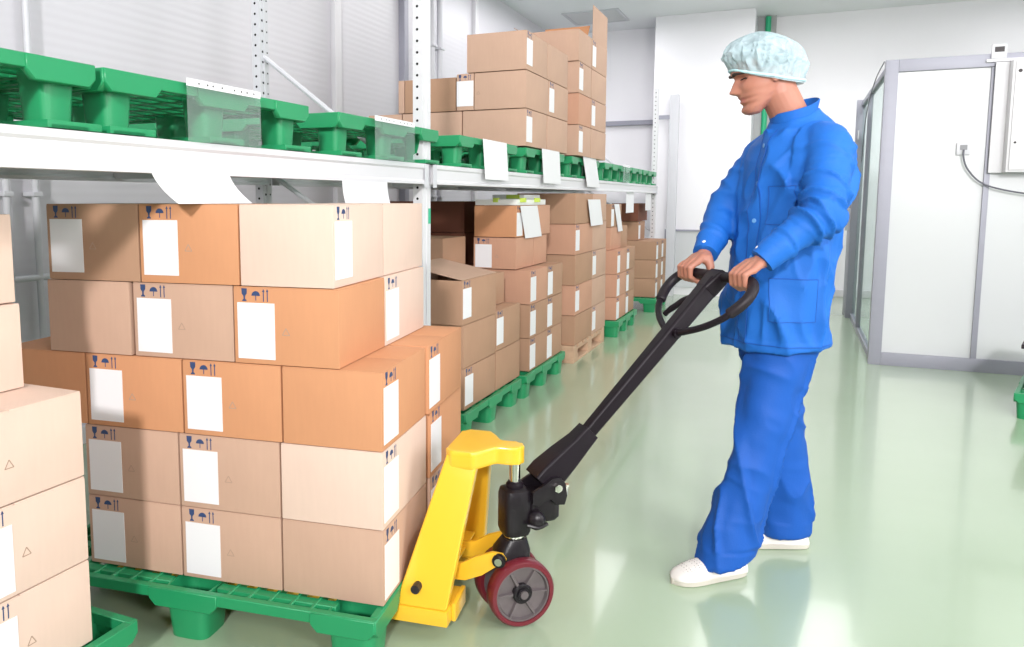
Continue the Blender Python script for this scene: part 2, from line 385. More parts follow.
# ---- left foreground stack
GL = 'boxes of the cream stack at the left edge'
def left(x1, y1, z, h, col, text, lab=True, D=.385):
    carton((x1, y1-D, z), 0, .5, D, h, col, [('right', 0.10)] if lab else [], text, GL)
for z, h, x0, n_ in ((.152, .211, .07, 'lowest, label cut by the picture edge'), (.365, .211, .07, 'second from below'), (.578, .211, .04, 'third from below, its top partly showing')):
    carton((-1.556, .96, z), 0, .5, .385, h, 'pale', [('right', x0, True)], 'cream cardboard box in the left foreground stack, '+n_, GL)
def left2(x1, y1, z, h, text, lab):
    t = carton((x1, y1-.385, z), 0, .5, .385, h, 'pale', [('right', lab)] if lab is not None else [], text, GL)
left(-1.708, 1.312, .790, .208, 'pale', 'cream cardboard box, second from top of the left foreground stack', lab=False)
left(-1.716, 1.308, 1.000, .213, 'pale', 'cream cardboard box topmost of the left foreground stack, corner showing', lab=False)

# ---- floor stacks in the rack
def stk(x1, y0, D, W, z, h, col, faces, text, grp, **k):
    return carton((x1, y0, z), 0, W, D, h, col, faces, text, grp, **k)
G2 = 'boxes of the stack with the open box'
s2 = 'on the first rack pallet'
stk(-1.53, 3.70, .465, .36, .152, .222, 'brown', [Rr], 'brown labelled box, bottom left '+s2+', beside the rack upright', G2)
stk(-1.53, 3.69, .475, .36, .376, .226, 'brown', [], 'brown box without a label directly under the open box '+s2, G2)
t = stk(-1.53, 3.67, .50, .36, .604, .232, 'brown', [Rr], 'brown cardboard box with its lid half open, top of the first rack pallet', G2, top='open')
th = math.radians(11)
f = MB(); f.box((0, 0.004, 0), (0.35, 0.496, 0.004)); f.build('raised_flap', CARD['tan'], t).matrix_local = Matrix.Translation((-.002, 0, .232)) @ Matrix.Rotation(PI+th, 4, 'Y') @ Matrix.Translation((0, 0, -.004))
f = MB(); f.box((0, 0, 0), (0.16, 0.004, 0.12)); f.build('side_flap', CARD['brown'], t).matrix_local = Matrix.Translation((-.34, .49, .1))
stk(-1.53, 4.178, .43, .36, .152, .228, 'brown', [], 'plain brown box, bottom tier of the right column '+s2, G2)
stk(-1.53, 4.172, .43, .36, .382, .232, 'brown', [Rr], 'brown labelled box '+s2+', upper one just right of the open box', G2)
stk(-1.62, 4.20, .36, .42, .616, .19, 'brown', [F], 'brown box with white front label half hidden behind the rack upright and open box', G2)
stk(-1.92, 4.30, .36, .36, .808, .205, 'brown', [F], 'brown labelled box in the rack shadow just above the open box', G2)
G3 = 'boxes of the second rack pallet'
s3 = 'second pallet under the rack'
for i, (z, h, n_) in enumerate(((.152, .212, 'bottom'), (.366, .215, 'middle'), (.583, .217, 'top'))):
    stk(-1.51, 4.735, .375, .40, z, h, 'pink' if i == 2 else 'brown', [Rr], 'brown labelled box, %s tier of three, nearer column of the %s' % (n_, s3), G3)
    stk(-1.51, 5.115, .375, .40, z, h, 'brown', [Rr], 'brown labelled box, %s tier of three, farther column of the %s' % (n_, s3), G3)
stk(-1.60, 4.715, .365, .29, .805, .20, 'pink', [F], 'pinkish labelled box sitting on the '+s3+', below the orange box', G3)
stk(-1.60, 5.085, .30, .29, .805, .20, 'pink', [], 'pinkish plain box right behind the labelled pinkish one on the '+s3, G3)
stk(-1.60, 4.712, .365, .285, 1.008, .20, 'kraft', [Rr], 'orange cardboard box under the white trays on the '+s3, G3)
stk(-1.59, 5.085, .34, .285, 1.008, .20, 'pink', [], 'pinkish box behind the orange box with the hanging sheet', G3)
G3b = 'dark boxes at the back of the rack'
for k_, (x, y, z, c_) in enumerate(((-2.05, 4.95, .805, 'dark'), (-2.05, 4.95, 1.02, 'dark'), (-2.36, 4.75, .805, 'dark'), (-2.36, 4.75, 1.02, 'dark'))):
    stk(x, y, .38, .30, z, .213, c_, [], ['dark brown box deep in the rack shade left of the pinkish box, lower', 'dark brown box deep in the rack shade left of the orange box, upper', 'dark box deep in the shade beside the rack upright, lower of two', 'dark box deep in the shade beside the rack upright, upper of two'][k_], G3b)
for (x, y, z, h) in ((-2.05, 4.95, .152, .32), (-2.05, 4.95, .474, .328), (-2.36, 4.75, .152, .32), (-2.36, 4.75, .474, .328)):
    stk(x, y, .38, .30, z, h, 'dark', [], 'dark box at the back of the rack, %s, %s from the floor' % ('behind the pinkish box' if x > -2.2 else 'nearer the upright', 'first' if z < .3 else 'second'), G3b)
G4 = 'boxes of the tall stack on the wooden pallet'
zs = [.134, .366, .598, .830, 1.062]
for i, z in enumerate(zs):
    n_ = ['bottom', 'second', 'third', 'fourth', 'top'][i]
    stk(-1.50, 5.83-.012*i, .545, .46, z, .230, 'pink' if i in (1, 3) else 'brown', [Rr] if i in (1, 3) else [], ('brown box, %s tier of the tall wooden-pallet stack, nearer column' % n_), G4)
    stk(-1.50, 6.38-.012*i, .50, .46, z, .230, 'tan', [Rr] if i in (0, 2) else [], ('tan box, %s tier of the tall wooden-pallet stack, farther column' % n_), G4)
G5 = 'boxes of the fourth rack pallet'
for i, (z, h, n_) in enumerate(((.152, .208, 'bottom'), (.362, .208, 'middle'), (.572, .212, 'top'))):
    stk(-1.45, 7.10, .42, .42, z, h, 'pink', [Rr], 'labelled box, %s tier of the low block behind the wooden-pallet stack, nearer column' % n_, G5)
    stk(-1.45, 7.53, .42, .42, z, h, 'brown', [Rr], 'labelled box, %s tier of the low block behind the wooden-pallet stack, farther column' % n_, G5)
stk(-1.52, 7.12, .46, .42, .786, .206, 'pink', [], 'pinkish plain box on the low block behind the wooden-pallet stack, under another', G5)
stk(-1.52, 7.12, .46, .42, .994, .208, 'brown', [Rr], 'brown labelled box topping the low block, behind the hanging narrow sheet', G5)
stk(-1.52, 7.59, .30, .42, .786, .206, 'brown', [], 'brown plain box, rear of the upper pair on the low block', G5)
G6 = 'boxes of the farthest rack pallet'
for i, (z, h, n_) in enumerate(((.152, .208, 'bottom'), (.362, .208, 'middle'), (.572, .208, 'top'))):
    stk(-1.40, 8.95, .37, .42, z, h, 'brown', [Rr], 'brown labelled box, %s tier of the farthest block in the rack, nearer column' % n_, G6, big=1.05)
    stk(-1.40, 9.33, .36, .42, z, h, 'brown', [Rr], 'brown labelled box, %s tier of the farthest block in the rack, farther column' % n_, G6, big=1.05)
stk(-1.62, 9.05, .42, .40, .782, .215, 'brown', [Rr], 'brown labelled box on the farthest block in the rack, lower of the set-back pair', G6)
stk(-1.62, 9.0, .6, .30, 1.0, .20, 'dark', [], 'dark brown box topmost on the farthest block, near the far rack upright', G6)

# ---- boxes on the upper level
GU = 'boxes of the left stack on the upper rack level'
su = 'left upper-level stack'
zu = [1.573, 1.802, 2.031]
stk(-1.53, 4.67, .44, .42, zu[0], .226, 'tan', [Rr], 'tan labelled box, bottom tier of the '+su+', right corner', GU)
stk(-1.53, 5.13, .50, .42, zu[0], .226, 'tan', [], 'tan plain box, bottom tier of the '+su+', rear right', GU)
stk(-1.53, 4.665, .47, .34, zu[1], .226, 'tan', [], 'tan box without an aisle label, middle tier of the '+su, GU)
stk(-1.53, 5.15, .48, .42, zu[1], .226, 'tan', [Rr], 'tan labelled box, middle tier rear of the '+su+', aisle side', GU)
stk(-1.53, 4.66, .44, .39, zu[2], .232, 'tan', [Rr], 'tan labelled box, top tier near end of the '+su, GU)
stk(-1.53, 5.11, .50, .42, zu[2], .232, 'tan', [], 'tan plain box, top tier rear of the '+su, GU)
stk(-1.955, 4.67, .44, .42, zu[0], .226, 'tan', [], 'tan plain box, bottom tier second from the right in the '+su, GU)
stk(-2.38, 4.67, .44, .25, zu[0], .226, 'tan', [], 'tan plain box, bottom tier left of the near upright in the '+su, GU)
stk(-1.87, 4.665, .47, .115, zu[1], .226, 'tan', [], 'narrow tan box end, middle tier beside the long label in the '+su, GU) if False else None
carton((-1.872, 4.664, zu[1]), 0, .118, .47, .226, 'tan', [('front', .002)], 'narrow tan box with a big white front label, middle tier of the '+su, GU)
stk(-1.995, 4.665, .47, .36, zu[1], .21, 'brown', [], 'brown box right of the near rack upright, middle tier of the upper level', GU, top='open')
carton((-2.358, 4.665, zu[1]), 0, .045, .30, .21, 'tan', [], 'slim tan box edge just left of the near rack upright on the upper level', GU)
MB()
G7 = 'boxes of the right stack on the upper rack level'
sv = 'right upper-level stack'
zt = [1.573, 1.801, 2.029, 2.257]
for i in range(3):
    n_ = ['bottom', 'second', 'third'][i]
    stk(-1.50, 5.83-.01*i, .38, .42, zt[i], .226, 'pink' if i == 1 else 'tan', [Rr] if i != 1 else [], 'box in the nearer column, %s tier of the %s' % (n_, sv), G7)
    stk(-1.50, 6.225-.01*i, .52, .42, zt[i], .226, 'tan', [Rr] if i == 1 else [], 'box in the farther column, %s tier of the %s' % (n_, sv), G7)
t = stk(-1.50, 5.79, .40, .42, zt[3], .226, 'tan', [], 'open tan box with flaps up, top near corner of the '+sv, G7, top='open')
MB().box((0, 0, 0), (0.36, 0.004, 0.15)).build('raised_flap', CARD['kraft'], t).matrix_local = Matrix.Translation((-.40, .39, .222)) @ Matrix.Rotation(math.radians(-38), 4, 'X')
MB().box((0, 0, 0), (0.10, 0.35, 0.004)).build('side_flap', CARD['tan'], t).matrix_local = Matrix.Translation((-.42, .02, .224)) @ Matrix.Rotation(math.radians(-150), 4, 'Y')
t = stk(-1.50, 6.205, .52, .42, zt[3], .226, 'tan', [Rr], 'open tan box with one flap standing straight up, top rear of the '+sv, G7, top='open')
MB().box((0, 0, 0), (0.004, 0.50, 0.26)).build('raised_flap', CARD['tan'], t).matrix_local = Matrix.Translation((-.006, .01, .222))

# ---------------------------------------------------------------- pallets
def cup(mb, cx, cy, w0, w1, z0, z1, t=0.006, nx=1.0):
    """tapered hollow leg, open on top: w0 half width at the bottom, w1 at the top"""
    def ring(w_, z, k=1.0):
        out = []
        for i in range(24):
            a = 2*PI*i/24; c, s_ = math.cos(a), math.sin(a); e = 0.45
            out.append((cx+w_*nx*math.copysign(abs(c)**e, c)*k, cy+w_*math.copysign(abs(s_)**e, s_)*k, z))
        return out
    mb.rings([ring(w0-t, z0+0.012), ring(w1-t, z1), ring(w1, z1), ring(w0, z0), ], True, True)
def deck_mesh(Wx, Ly, z0, z1, legs_x, legs_y, skirt=0.035):
    b = MB(); rt = 0.022
    # rim: thin between the legs, deeper at the legs
    b.box((0, 0, z1-0.032), (Wx, rt, z1)); b.box((0, Ly-rt, z1-0.032), (Wx, Ly, z1))
    b.box((0, rt, z1-0.032), (rt, Ly-rt, z1)); b.box((Wx-rt, rt, z1-0.032), (Wx, Ly-rt, z1))
    def deep(a0, a1, ax, o0, o1):
        pr = [(a0, z1-0.034), (a0+0.02, z1-0.055), (a1-0.02, z1-0.055), (a1, z1-0.034), (a1, z1-.001), (a0, z1-.001)]
        if ax == 'x': b.prism(pr, o0, o1, ((0, 0, 0), (1, 0, 0), (0, 0, 1), (0, 1, 0)))
        else: b.prism(pr, o0, o1, ((0, 0, 0), (0, 1, 0), (0, 0, 1), (1, 0, 0)))
    for x in legs_x:
        a0, a1 = max(0, x-0.11), min(Wx, x+0.11)
        deep(a0, a1, 'x', -0.004, 0.018); deep(a0, a1, 'x', Ly-0.018, Ly+0.004)
    for y in legs_y:
        a0, a1 = max(0, y-0.11), min(Ly, y+0.11)
        deep(a0, a1, 'y', -0.004, 0.018); deep(a0, a1, 'y', Wx-0.018, Wx+0.004)
    # grid of ribs, left out where the leg cups open
    cw = 0.056 if len(legs_x) and Wx < 1.06 else .076
    def inleg(x, y): return any(abs(x-lx) < cw for lx in legs_x) and any(abs(y-ly) < cw for ly in legs_y)
    nx = int(Wx/0.062); ny = int(Ly/0.062)
    for i in range(1, nx):
        x = Wx*i/nx; y = rt; run = None
        k = 0; st = Ly/60
        while y < Ly-rt:
            free = not inleg(x, y)
            if free and run is None: run = y
            if (not free) and run is not None: b.box((x-.005, run, z1-0.03), (x+.005, y, z1-.003)); run = None
            y += st
        if run is not None: b.box((x-.005, run, z1-0.03), (x+.005, Ly-rt, z1-.003))
    for j in range(1, ny, 2):
        y = Ly*j/ny; x = rt; run = None; st = Wx/60
        while x < Wx-rt:
            free = not inleg(x, y)
            if free and run is None: run = x
            if (not free) and run is not None: b.box((run, y-.016, z1-0.028), (x, y+.016, z1-.0045)); run = None
            x += st
        if run is not None: b.box((run, y-.016, z1-0.028), (Wx-rt, y+.016, z1-.0045))
    return b
PROTO = {}
def pallet(kind, loc, rz, label, group):
    """kind: (Wx, Ly, height, runner)"""
    Wx, Ly, H, runner = kind
    lx = [0.075, Wx/2, Wx-0.075]; ly = [0.075, Ly/2, Ly-0.075]
    if kind in PROTO:
        src = PROTO[kind]; r = src.copy(); COL.objects.link(r); r.location = loc; r.rotation_euler = (0, 0, rz)
        r['label'] = label; r['group'] = group
        for ch in src.children:
            c = ch.copy(); COL.objects.link(c); c.parent = r
        return r
    t = thing('plastic_pallet', label, 'pallet', loc, rz, group)
    deck_mesh(Wx, Ly, 0, H, lx, ly).build('deck', M_green, t, bevel=0.002, segs=1)
    for x in lx:
        for y in ly:
            b = MB(); cup(b, x, y, 0.041 if runner else .060, 0.050 if runner else .073, 0.016 if runner else 0.0, H-0.006); b.build('leg', M_green, t, smooth=True)
    if runner:
        for y in ly:
            b = MB()
            b.box((0.0, y-0.055, 0), (Wx, y+0.055, 0.012))
            for x in lx: b.box((x-0.075, y-0.062, 0), (x+0.075, y+0.09, 0.018))
            b.build('skid', M_green, t, bevel=0.004)
    PROTO[kind] = t
    return t
KB = (1.16, .90, .150, False)
pallet(KB, L2W(-1.158, -.075, 0), AU, 'green plastic pallet under the big stack, lifted by the yellow pallet jack', 'green pallets on the floor')
KL = (1.10, .90, .150, False)
GF = 'green pallets on the floor'
pallet(KL, (-1.535-1.10, .565, 0), 0, 'green plastic pallet under the cream stack in the left foreground corner', GF)
pallet(KL, (-1.50-1.10, 3.64, 0), 0, 'green plastic pallet under the open box, beside the rack upright', GF)
pallet(KL, (-1.49-1.10, 4.61, 0), 0, 'green plastic pallet second along the rack, under the block of six labelled boxes', GF)
pallet(KL, (-1.42-1.10, 7.06, 0), 0, 'green plastic pallet behind the wooden pallet, under a low block', GF)
pallet(KL, (-1.37-1.10, 8.81, 0), 0, 'green plastic pallet farthest away, by the far end of the rack', GF)
KU = (1.05, .87, .155, True)
GP = 'green pallets on the upper rack level'
XU = -1.53-1.05
for i, (y, lb) in enumerate(((.535, 'green pallet on the rack beam at the left picture edge, first in row'), (1.432, 'green pallet on the rack beam behind the first clear pouch, second of the row'),
        (2.50, 'green pallet on the rack beam just left of the near upright, third of the row'), (3.63, 'green pallet on the rack beam just right of the near upright'),
        (4.675, 'green pallet on the rack beam under the left upper-level box stack'), (5.76, 'green pallet on the rack beam under the right upper-level box stack'),
        (6.85, 'empty green pallet on the rack beam just past the right upper-level box stack'), (7.78, 'green pallet on the rack beam, last but one before the far upright'), (8.72, 'green pallet at the far end of the rack beam'))):
    pallet(KU, (XU, y, 1.408), 0, lb, GP)
# wooden pallet
t = thing('wooden_pallet', 'worn wooden pallet under the tall box stack in the rack', 'pallet', (-1.50, 5.80, 0))
b = MB()
for i in range(7): b.box((-1.0, i*0.158, .112), (0.0, i*0.158+.10, .132))
b.build('deck_board', M_wood, t, bevel=.002)
for x in (-1.0, -.55, -.10):
    MB().box((x, 0, 0), (x+.10, 1.05, .018)).box((x, 0, .094), (x+.10, 1.05, .112)).build('runner', M_wood, t, bevel=.002)
    for y in (0, .46, .92): MB().box((x, y, .018), (x+.10, y+.13, .094)).build('block', M_wood, t, bevel=.003)

# ---------------------------------------------------------------- storage rack
t = thing('storage_rack', 'white steel pallet rack along the left wall with green pallets on its beams', 'rack', (0, 0, 0))
XF, XBk = -1.545, -2.44
def upright(x, y, z1, front=True):
    b = MB(); w_ = 0.085 if front else 0.07; s_ = -1 if front else 1
    # C profile: face towards the aisle, two flanges
    b.box((x-.003, y-w_/2, 0), (x, y+w_/2, z1))
    b.box((x-.048, y-w_/2, 0), (x-.003, y-w_/2+.003, z1)); b.box((x-.06, y+w_/2-.003, 0), (x-.003, y+w_/2, z1))
    b.box((x-.012, y-.008, 0), (x+.004, y+.008, z1))
    h = b; z = .05
    while z < min(z1-.03, 2.9):
        h.cyl((x-.026, y-w_/2-.0008, z), (x-.026, y-w_/2+.0001, z), .0062, 8, 1)
        if not front: h.cyl((x+.0001, y-w_/2+.020, z+.02), (x+.0010, y-w_/2+.020, z+.02), .0062, 8, 1)
        if not front: h.cyl((x+.0001, y+w_/2-.013, z+.02), (x+.0010, y+w_/2-.013, z+.02), .0045, 8, 1)
        z += .05
    o = b.build('upright', [M_white if front else M_steel, M_hole], t)
    MB().box((x-.08, y-.07, 0), (x+.02, y+.07, .006)).build('foot_plate', M_steel, o)
    return o
for y in (3.295, 9.77):
    upright(XF-.008, y, ZC-.03 if y < 5 else 2.55)
    upright(XBk, y, ZC-.03 if y < 5 else 2.55, False)
    for zb, dz in ((.25, .55), (.85, .55), (1.30, .66), (2.62, .0)):
        if y > 5 and zb > 1.9: continue
        MB().tube([(XF-.03, y+.0, zb), (XBk-.02, y+.0, zb+dz)], .013, 8).build('brace', M_steel, t)
def beam(x, y0, y1, m_, sgn):
    b = MB()
    z0, z1 = 1.316, 1.406
    pr = [(0, z0), (0, z0+.012), (-.006, z0+.02), (-.006, z1-.026), (0, z1-.018), (0, z1), (-.045, z1), (-.045, z0)]
    b.prism([(p[0], p[1]) for p in pr], y0, y1, ((x, 0, 0), (1, 0, 0), (0, 0, 1), (0, 1, 0)))
    return b.build('beam', m_, t)
for (y0, y1) in ((-.6, 3.25), (3.34, 9.727)):
    beam(XF+.012, y0, y1, M_white, 1); beam(XBk+.04, y0, y1, M_steel, -1)
n_ = 0
for y in (.95, 2.3, 4.6, 5.7, 6.8, 7.9):
    MB().box((XBk, y-.02, 1.325), (XF-.035, y+.02, 1.355)).build('cross_bar', M_steel, t)
# bolted connector plates
for y in (3.25, 3.34, 9.727):
    MB().box((XF+.0125, y-.02, 1.30), (XF+.0145, y+.02, 1.404)).build('connector_plate', M_steel, t)
MB().box((-1.5525, 3.305, 1.135), (-1.5505, 3.333, 1.205)).build('green_sticker', mat('sticker_green', (0.03, 0.45, 0.25), .4), t, label='small green sticker')

# steel post frame past the rack end
t = thing('guard_frame', 'grey steel post with a short rail standing at the far end of the rack', 'frame', (-1.46, 10.5, 0))
MB().box((-.062, -.04, 0), (.048, .04, 2.56)).build('post', M_steel, t, bevel=.004)
MB().box((-.25, -.02, 2.26), (-.062, .02, 2.31)).build('rail', M_alu, t)

# ---------------------------------------------------------------- hanging papers
def sheet(name, x, y0, y1, zt_, zb_, label, m_=None, curl=0.0, tilt=0.0, lean=0.0, cat='sheet', grp=None):
    b = MB(); n = 12; rows = []
    for i in range(n+1):
        f_ = i/n; z = zt_+(zb_-zt_)*f_
        xo = x+curl*f_*f_+lean*f_; ys = tilt*f_
        rows.append([(xo, y0+ys, z), (xo, (y0+y1)/2+ys, z), (xo, y1+ys, z)])
    rows2 = [[(p[0]-.0012, p[1], p[2]) for p in r] for r in rows]
    loop = [[r[0], r[1], r[2], q[2], q[1], q[0]] for r, q in zip(rows, rows2)]
    b.rings(loop, True, True)
    o = b.build(name, m_ or M_label, smooth=True); tag(o, label, cat, grp); return o
GS = 'white paper sheets hanging over the beam'
sheet('paper_sheet', -1.512, 3.90, 4.27, 1.562, 1.352, 'white paper sheet hanging over the beam, nearest past the upright', tilt=.04, grp=GS)
sheet('paper_sheet', -1.512, 4.95, 5.36, 1.572, 1.352, 'white paper sheet hanging over the beam below the corner of the left upper stack', tilt=.05, grp=GS)
sheet('paper_sheet', -1.512, 6.02, 6.45, 1.575, 1.345, 'white paper sheet hanging over the beam below the open-flap boxes', tilt=.16, grp=GS)
sheet('paper_sheet', -1.53, 2.52, 2.87, 1.316, 1.21, 'short white sheet hanging under the beam beside the near upright', curl=.02, grp='sheets under the beam')
sheet('paper_sheet', -1.53, 1.575, 1.885, 1.316, 1.236, 'curled white paper sheet under the beam above the orange top box', curl=.045, tilt=.045, grp='sheets under the beam')
sheet('paper_sheet', -1.55, 7.95, 8.35, 1.316, 1.11, 'white sheet hanging under the far beam, left one of two', grp='sheets under the beam')
sheet('paper_sheet', -1.55, 9.05, 9.4, 1.316, 1.12, 'white sheet hanging under the far beam beside the far upright', grp='sheets under the beam')
sheet('paper_sheet', -1.59, 4.76, 5.12, 1.205, .995, 'white sheet hanging off the orange box with the white trays', tilt=.11, lean=.0, grp='sheets on boxes')
sheet('paper_sheet', -1.485, 6.10, 6.52, 1.245, 1.035, 'white sheet hanging on the top box of the wooden-pallet stack', tilt=.12, grp='sheets on boxes')
sheet('paper_sheet', -1.512, 7.21, 7.42, 1.202, .945, 'narrow white sheet hanging crookedly on the box behind the wooden-pallet stack', tilt=.2, grp='sheets on boxes')
mt, N, L, b_ = nm('clear_plastic_sleeve')
for nd in list(N):
    if nd.type != 'OUTPUT_MATERIAL': N.remove(nd)
tr = N.new('ShaderNodeBsdfTransparent'); gl = N.new('ShaderNodeBsdfGlossy'); gl.inputs['Roughness'].default_value = .12
df = N.new('ShaderNodeBsdfDiffuse'); df.inputs[0].default_value = (.8, .9, .88, 1)
m1 = N.new('ShaderNodeMixShader'); m1.inputs[0].default_value = .07; m2 = N.new('ShaderNodeMixShader'); m2.inputs[0].default_value = .07
tr.inputs[0].default_value = (.92, .97, .96, 1)
L.new(tr.outputs[0], m1.inputs[1]); L.new(gl.outputs[0], m1.inputs[2]); L.new(m1.outputs[0], m2.inputs[1]); L.new(df.outputs[0], m2.inputs[2])
L.new(m2.outputs[0], N['Material Output'].inputs[0])
M_sleeve = mt
def pouch(y0, y1, label):
    t = thing('document_pouch', label, 'pouch', (-1.508, y0, 1.40), 0, 'clear pouches over the pallets')
    w_ = y1-y0
    b = MB(); b.box((0, 0, 0.005), (.0008, w_, .152)); b.build('clear_sleeve', M_sleeve, t)
    b = MB(); b.box((-.0005, 0, .152), (.001, w_, .172)); s_ = b.build('punched_strip', M_label, t)
    b = MB()
    for k in (.15, .26, .33, .45, .62, .72, .8, .9): b.cyl((.001, w_*k, .162), (.0014, w_*k, .162), .003, 8)
    b.build('punch_holes', M_hole, s_)
pouch(1.69, 2.01, 'clear plastic pouch with a punched white strip hanging left of the back upright')
pouch(2.73, 3.08, 'clear plastic pouch with a white strip hanging just left of the near upright')
pouch(7.55, 7.88, 'clear plastic pouch far along the beam before the last pallets')

# ---------------------------------------------------------------- white trays on the orange box
t = thing('plastic_tray', 'stacked white plastic tray on the orange box under the beam', 'tray', (-1.60, 4.72, 1.2095))
b = MB(); b.box((-.28, 0, 0), (0, .62, .006)); b.box((-.28, 0, .006), (0, .006, .036)); b.box((-.28, .614, .006), (0, .62, .036)); b.box((-.28, .006, .006), (-.274, .614, .036)); b.box((-.006, .006, .006), (0, .614, .036))
b.build('tray_body', M_tray, t, bevel=.002)
for (x, y) in ((-.16, -.002), (-.003, .06), (-.003, .36)):
    MB().box((x, y, .018), (x+.035, y+.035, .046)).build('clip', M_lime, t, bevel=.002, label='lime green clip')
t = thing('plastic_tray', 'upper white tray with a lime clip, nearest to the rack beam', 'tray', (-1.63, 4.95, 1.2465))
b = MB(); b.box((-.22, 0, 0), (0, .35, .006)); b.box((-.22, 0, .006), (0, .006, .03)); b.box((-.22, .344, .006), (0, .35, .03)); b.box((-.22, .006, .006), (-.214, .344, .03)); b.box((-.006, .006, .006), (0, .344, .03))
b.build('tray_body', M_tray, t, bevel=.002)
MB().box((-.12, -.006, .004), (-.03, .0, .03)).build('clip', M_lime, t, label='lime green clip')

# ---------------------------------------------------------------- aluminium framed cabin
t = thing('clean_room_cabin', 'white panelled cabin with aluminium frame and glass side at the right', 'cabin', (0.55, 6.72, 0))
def cb(name, a, b2, m_, **k): return MB().box(a, b2).build(name, m_, t, **k)
ZT = 2.26
cb('frame_post', (0, 0, 0), (.085, .085, ZT), M_alu, bevel=.003)
cb('frame_post', (.655, .01, .09), (.69, .06, 2.17), M_alu, bevel=.002)
cb('frame_post', (1.75, 0, 0), (1.84, .085, ZT), M_alu, bevel=.003)
cb('top_rail', (.085, 0, 2.172), (1.75, .085, ZT), M_alu, bevel=.003)
cb('bottom_rail', (.085, 0, 0), (1.75, .085, .095), M_alu, bevel=.003)
cb('panel', (.085, .03, .095), (.655, .05, 2.172), M_cabin)
cb('panel', (.69, .03, .095), (1.75, .05, 2.172), M_cabin)
M_glass = mat('cabin_glass', (.9, .96, .96), .03, trans=1.0)
cb('glass_panel', (.03, .085, .05), (.038, 2.55, 2.2), M_sleeve)
cb('side_rail', (.015, .085, 0), (.055, 2.55, .05), M_alu)
cb('side_rail', (.015, .085, 2.2), (.055, 2.55, 2.24), M_alu)
cb('frame_post', (-.03, 2.55, 0), (.06, 2.62, 2.26), M_alu, bevel=.003)
cb('frame_post', (.005, 1.55, .05), (.045, 1.585, 2.2), M_alu, bevel=.003)
MB().box((-.03, 2.66, 0), (.04, 3.1, 1.75)).build('sliding_door', M_alu, t, bevel=.004)
MB().box((-.075, 2.62, .92), (-.03, 2.68, 1.15)).build('door_latch', M_steel, t, bevel=.004)
h = MB(); h.box((-.01, 2.50, 1.86), (.0, 2.56, 1.95)); h.build('bracket', M_steel, t)
o = MB().tube(smooth_path([(.545, 6.80, 2.26), (.54, 7.4, 2.22), (.54, 8.0, 2.10), (.54, 8.35, 1.9), (.54, 8.45, 1.6)], 6), .004, 6).build('thin_wire', M_grey, smooth=True)
tag(o, 'thin loose wire hanging down the glass side of the white cabin', 'wire')
# control cabinet
t = thing('control_cabinet', 'white wall-mounted control cabinet cut by the right edge of the picture', 'cabinet', (1.80, 6.60, 1.42))
MB().box((0.06, 0, 0), (.52, .12, .76)).build('cabinet_body', M_white, t, bevel=.006)
MB().box((.075, -.012, .015), (.505, 0, .745)).build('cabinet_door', M_white, t, bevel=.004)
for z_, r_ in ((.68, .012), (.2, .008)): MB().cyl((.10, -.014, z_), (.10, -.004, z_), r_, 12).build('cabinet_lock', M_dark, t)
MB().box((-.02, .10, 0), (.06, .12, .76)).build('mounting_flange', M_white, t)
for o in (t,): o.location = (1.24, 6.585, 1.435)
t = thing('door_sensor', 'small grey sensor box on the top rail of the cabin', 'sensor', (1.235, 6.69, 2.22))
MB().box((-.045, 0, 0), (.045, .03, .10)).build('sensor_body', M_steel, t, bevel=.004)
MB().box((-.028, -.003, .045), (.028, 0, .08)).build('sensor_screen', M_dark, t)
MB().box((-.07, .005, -.02), (.27, .028, 0)).build('sensor_bracket', M_white, t)
t = thing('power_socket', 'small grey power socket on the white cabin panel', 'socket', (1.07, 6.727, 1.565))
MB().box((-.042, 0, 0), (.042, .022, .085)).build('socket_box', M_steel, t, bevel=.004)
MB().box((-.022, -.003, .035), (.022, 0, .07)).build('socket_face', mat('socket_grey', (.25, .25, .27), .5), t)
o = MB().tube(smooth_path([(1.07, 6.715, 1.60), (1.07, 6.70, 1.54), (1.10, 6.70, 1.46), (1.18, 6.70, 1.37), (1.30, 6.69, 1.32), (1.50, 6.68, 1.28), (1.75, 6.68, 1.25), (2.0, 6.70, 1.25)], 8), .006, 8).build('power_cable', M_grey, smooth=True)
tag(o, 'thin dark cable drooping from the socket across the cabin to the right', 'cable')
# grey bin at the right edge standing on a green pallet corner
pallet(KL, (1.185, 5.36, 0), math.radians(-16), 'green plastic pallet corner peeking in at the right edge', GF)
t = thing('black_crate', 'tall black bin cut off by the right edge, on a green pallet', 'bin', (1.275, 5.42, .151), math.radians(-16))
b = MB(); b.rings([[(-.0, 0, 0), (.5, 0, 0), (.5, .5, 0), (-.0, .5, 0)], [(-.045, -.03, .25), (.55, -.03, .25), (.55, .55, .25), (-.045, .55, .25)]]); b.build('bin_body', M_dark, t, bevel=.01)
MB().box((-.06, -.045, .25), (.565, .565, .275)).build('bin_rim', M_dark, t, bevel=.006)
MB().box((.02, -.012, .02), (.3, -.001, .2)).build('bin_label', M_label, t)

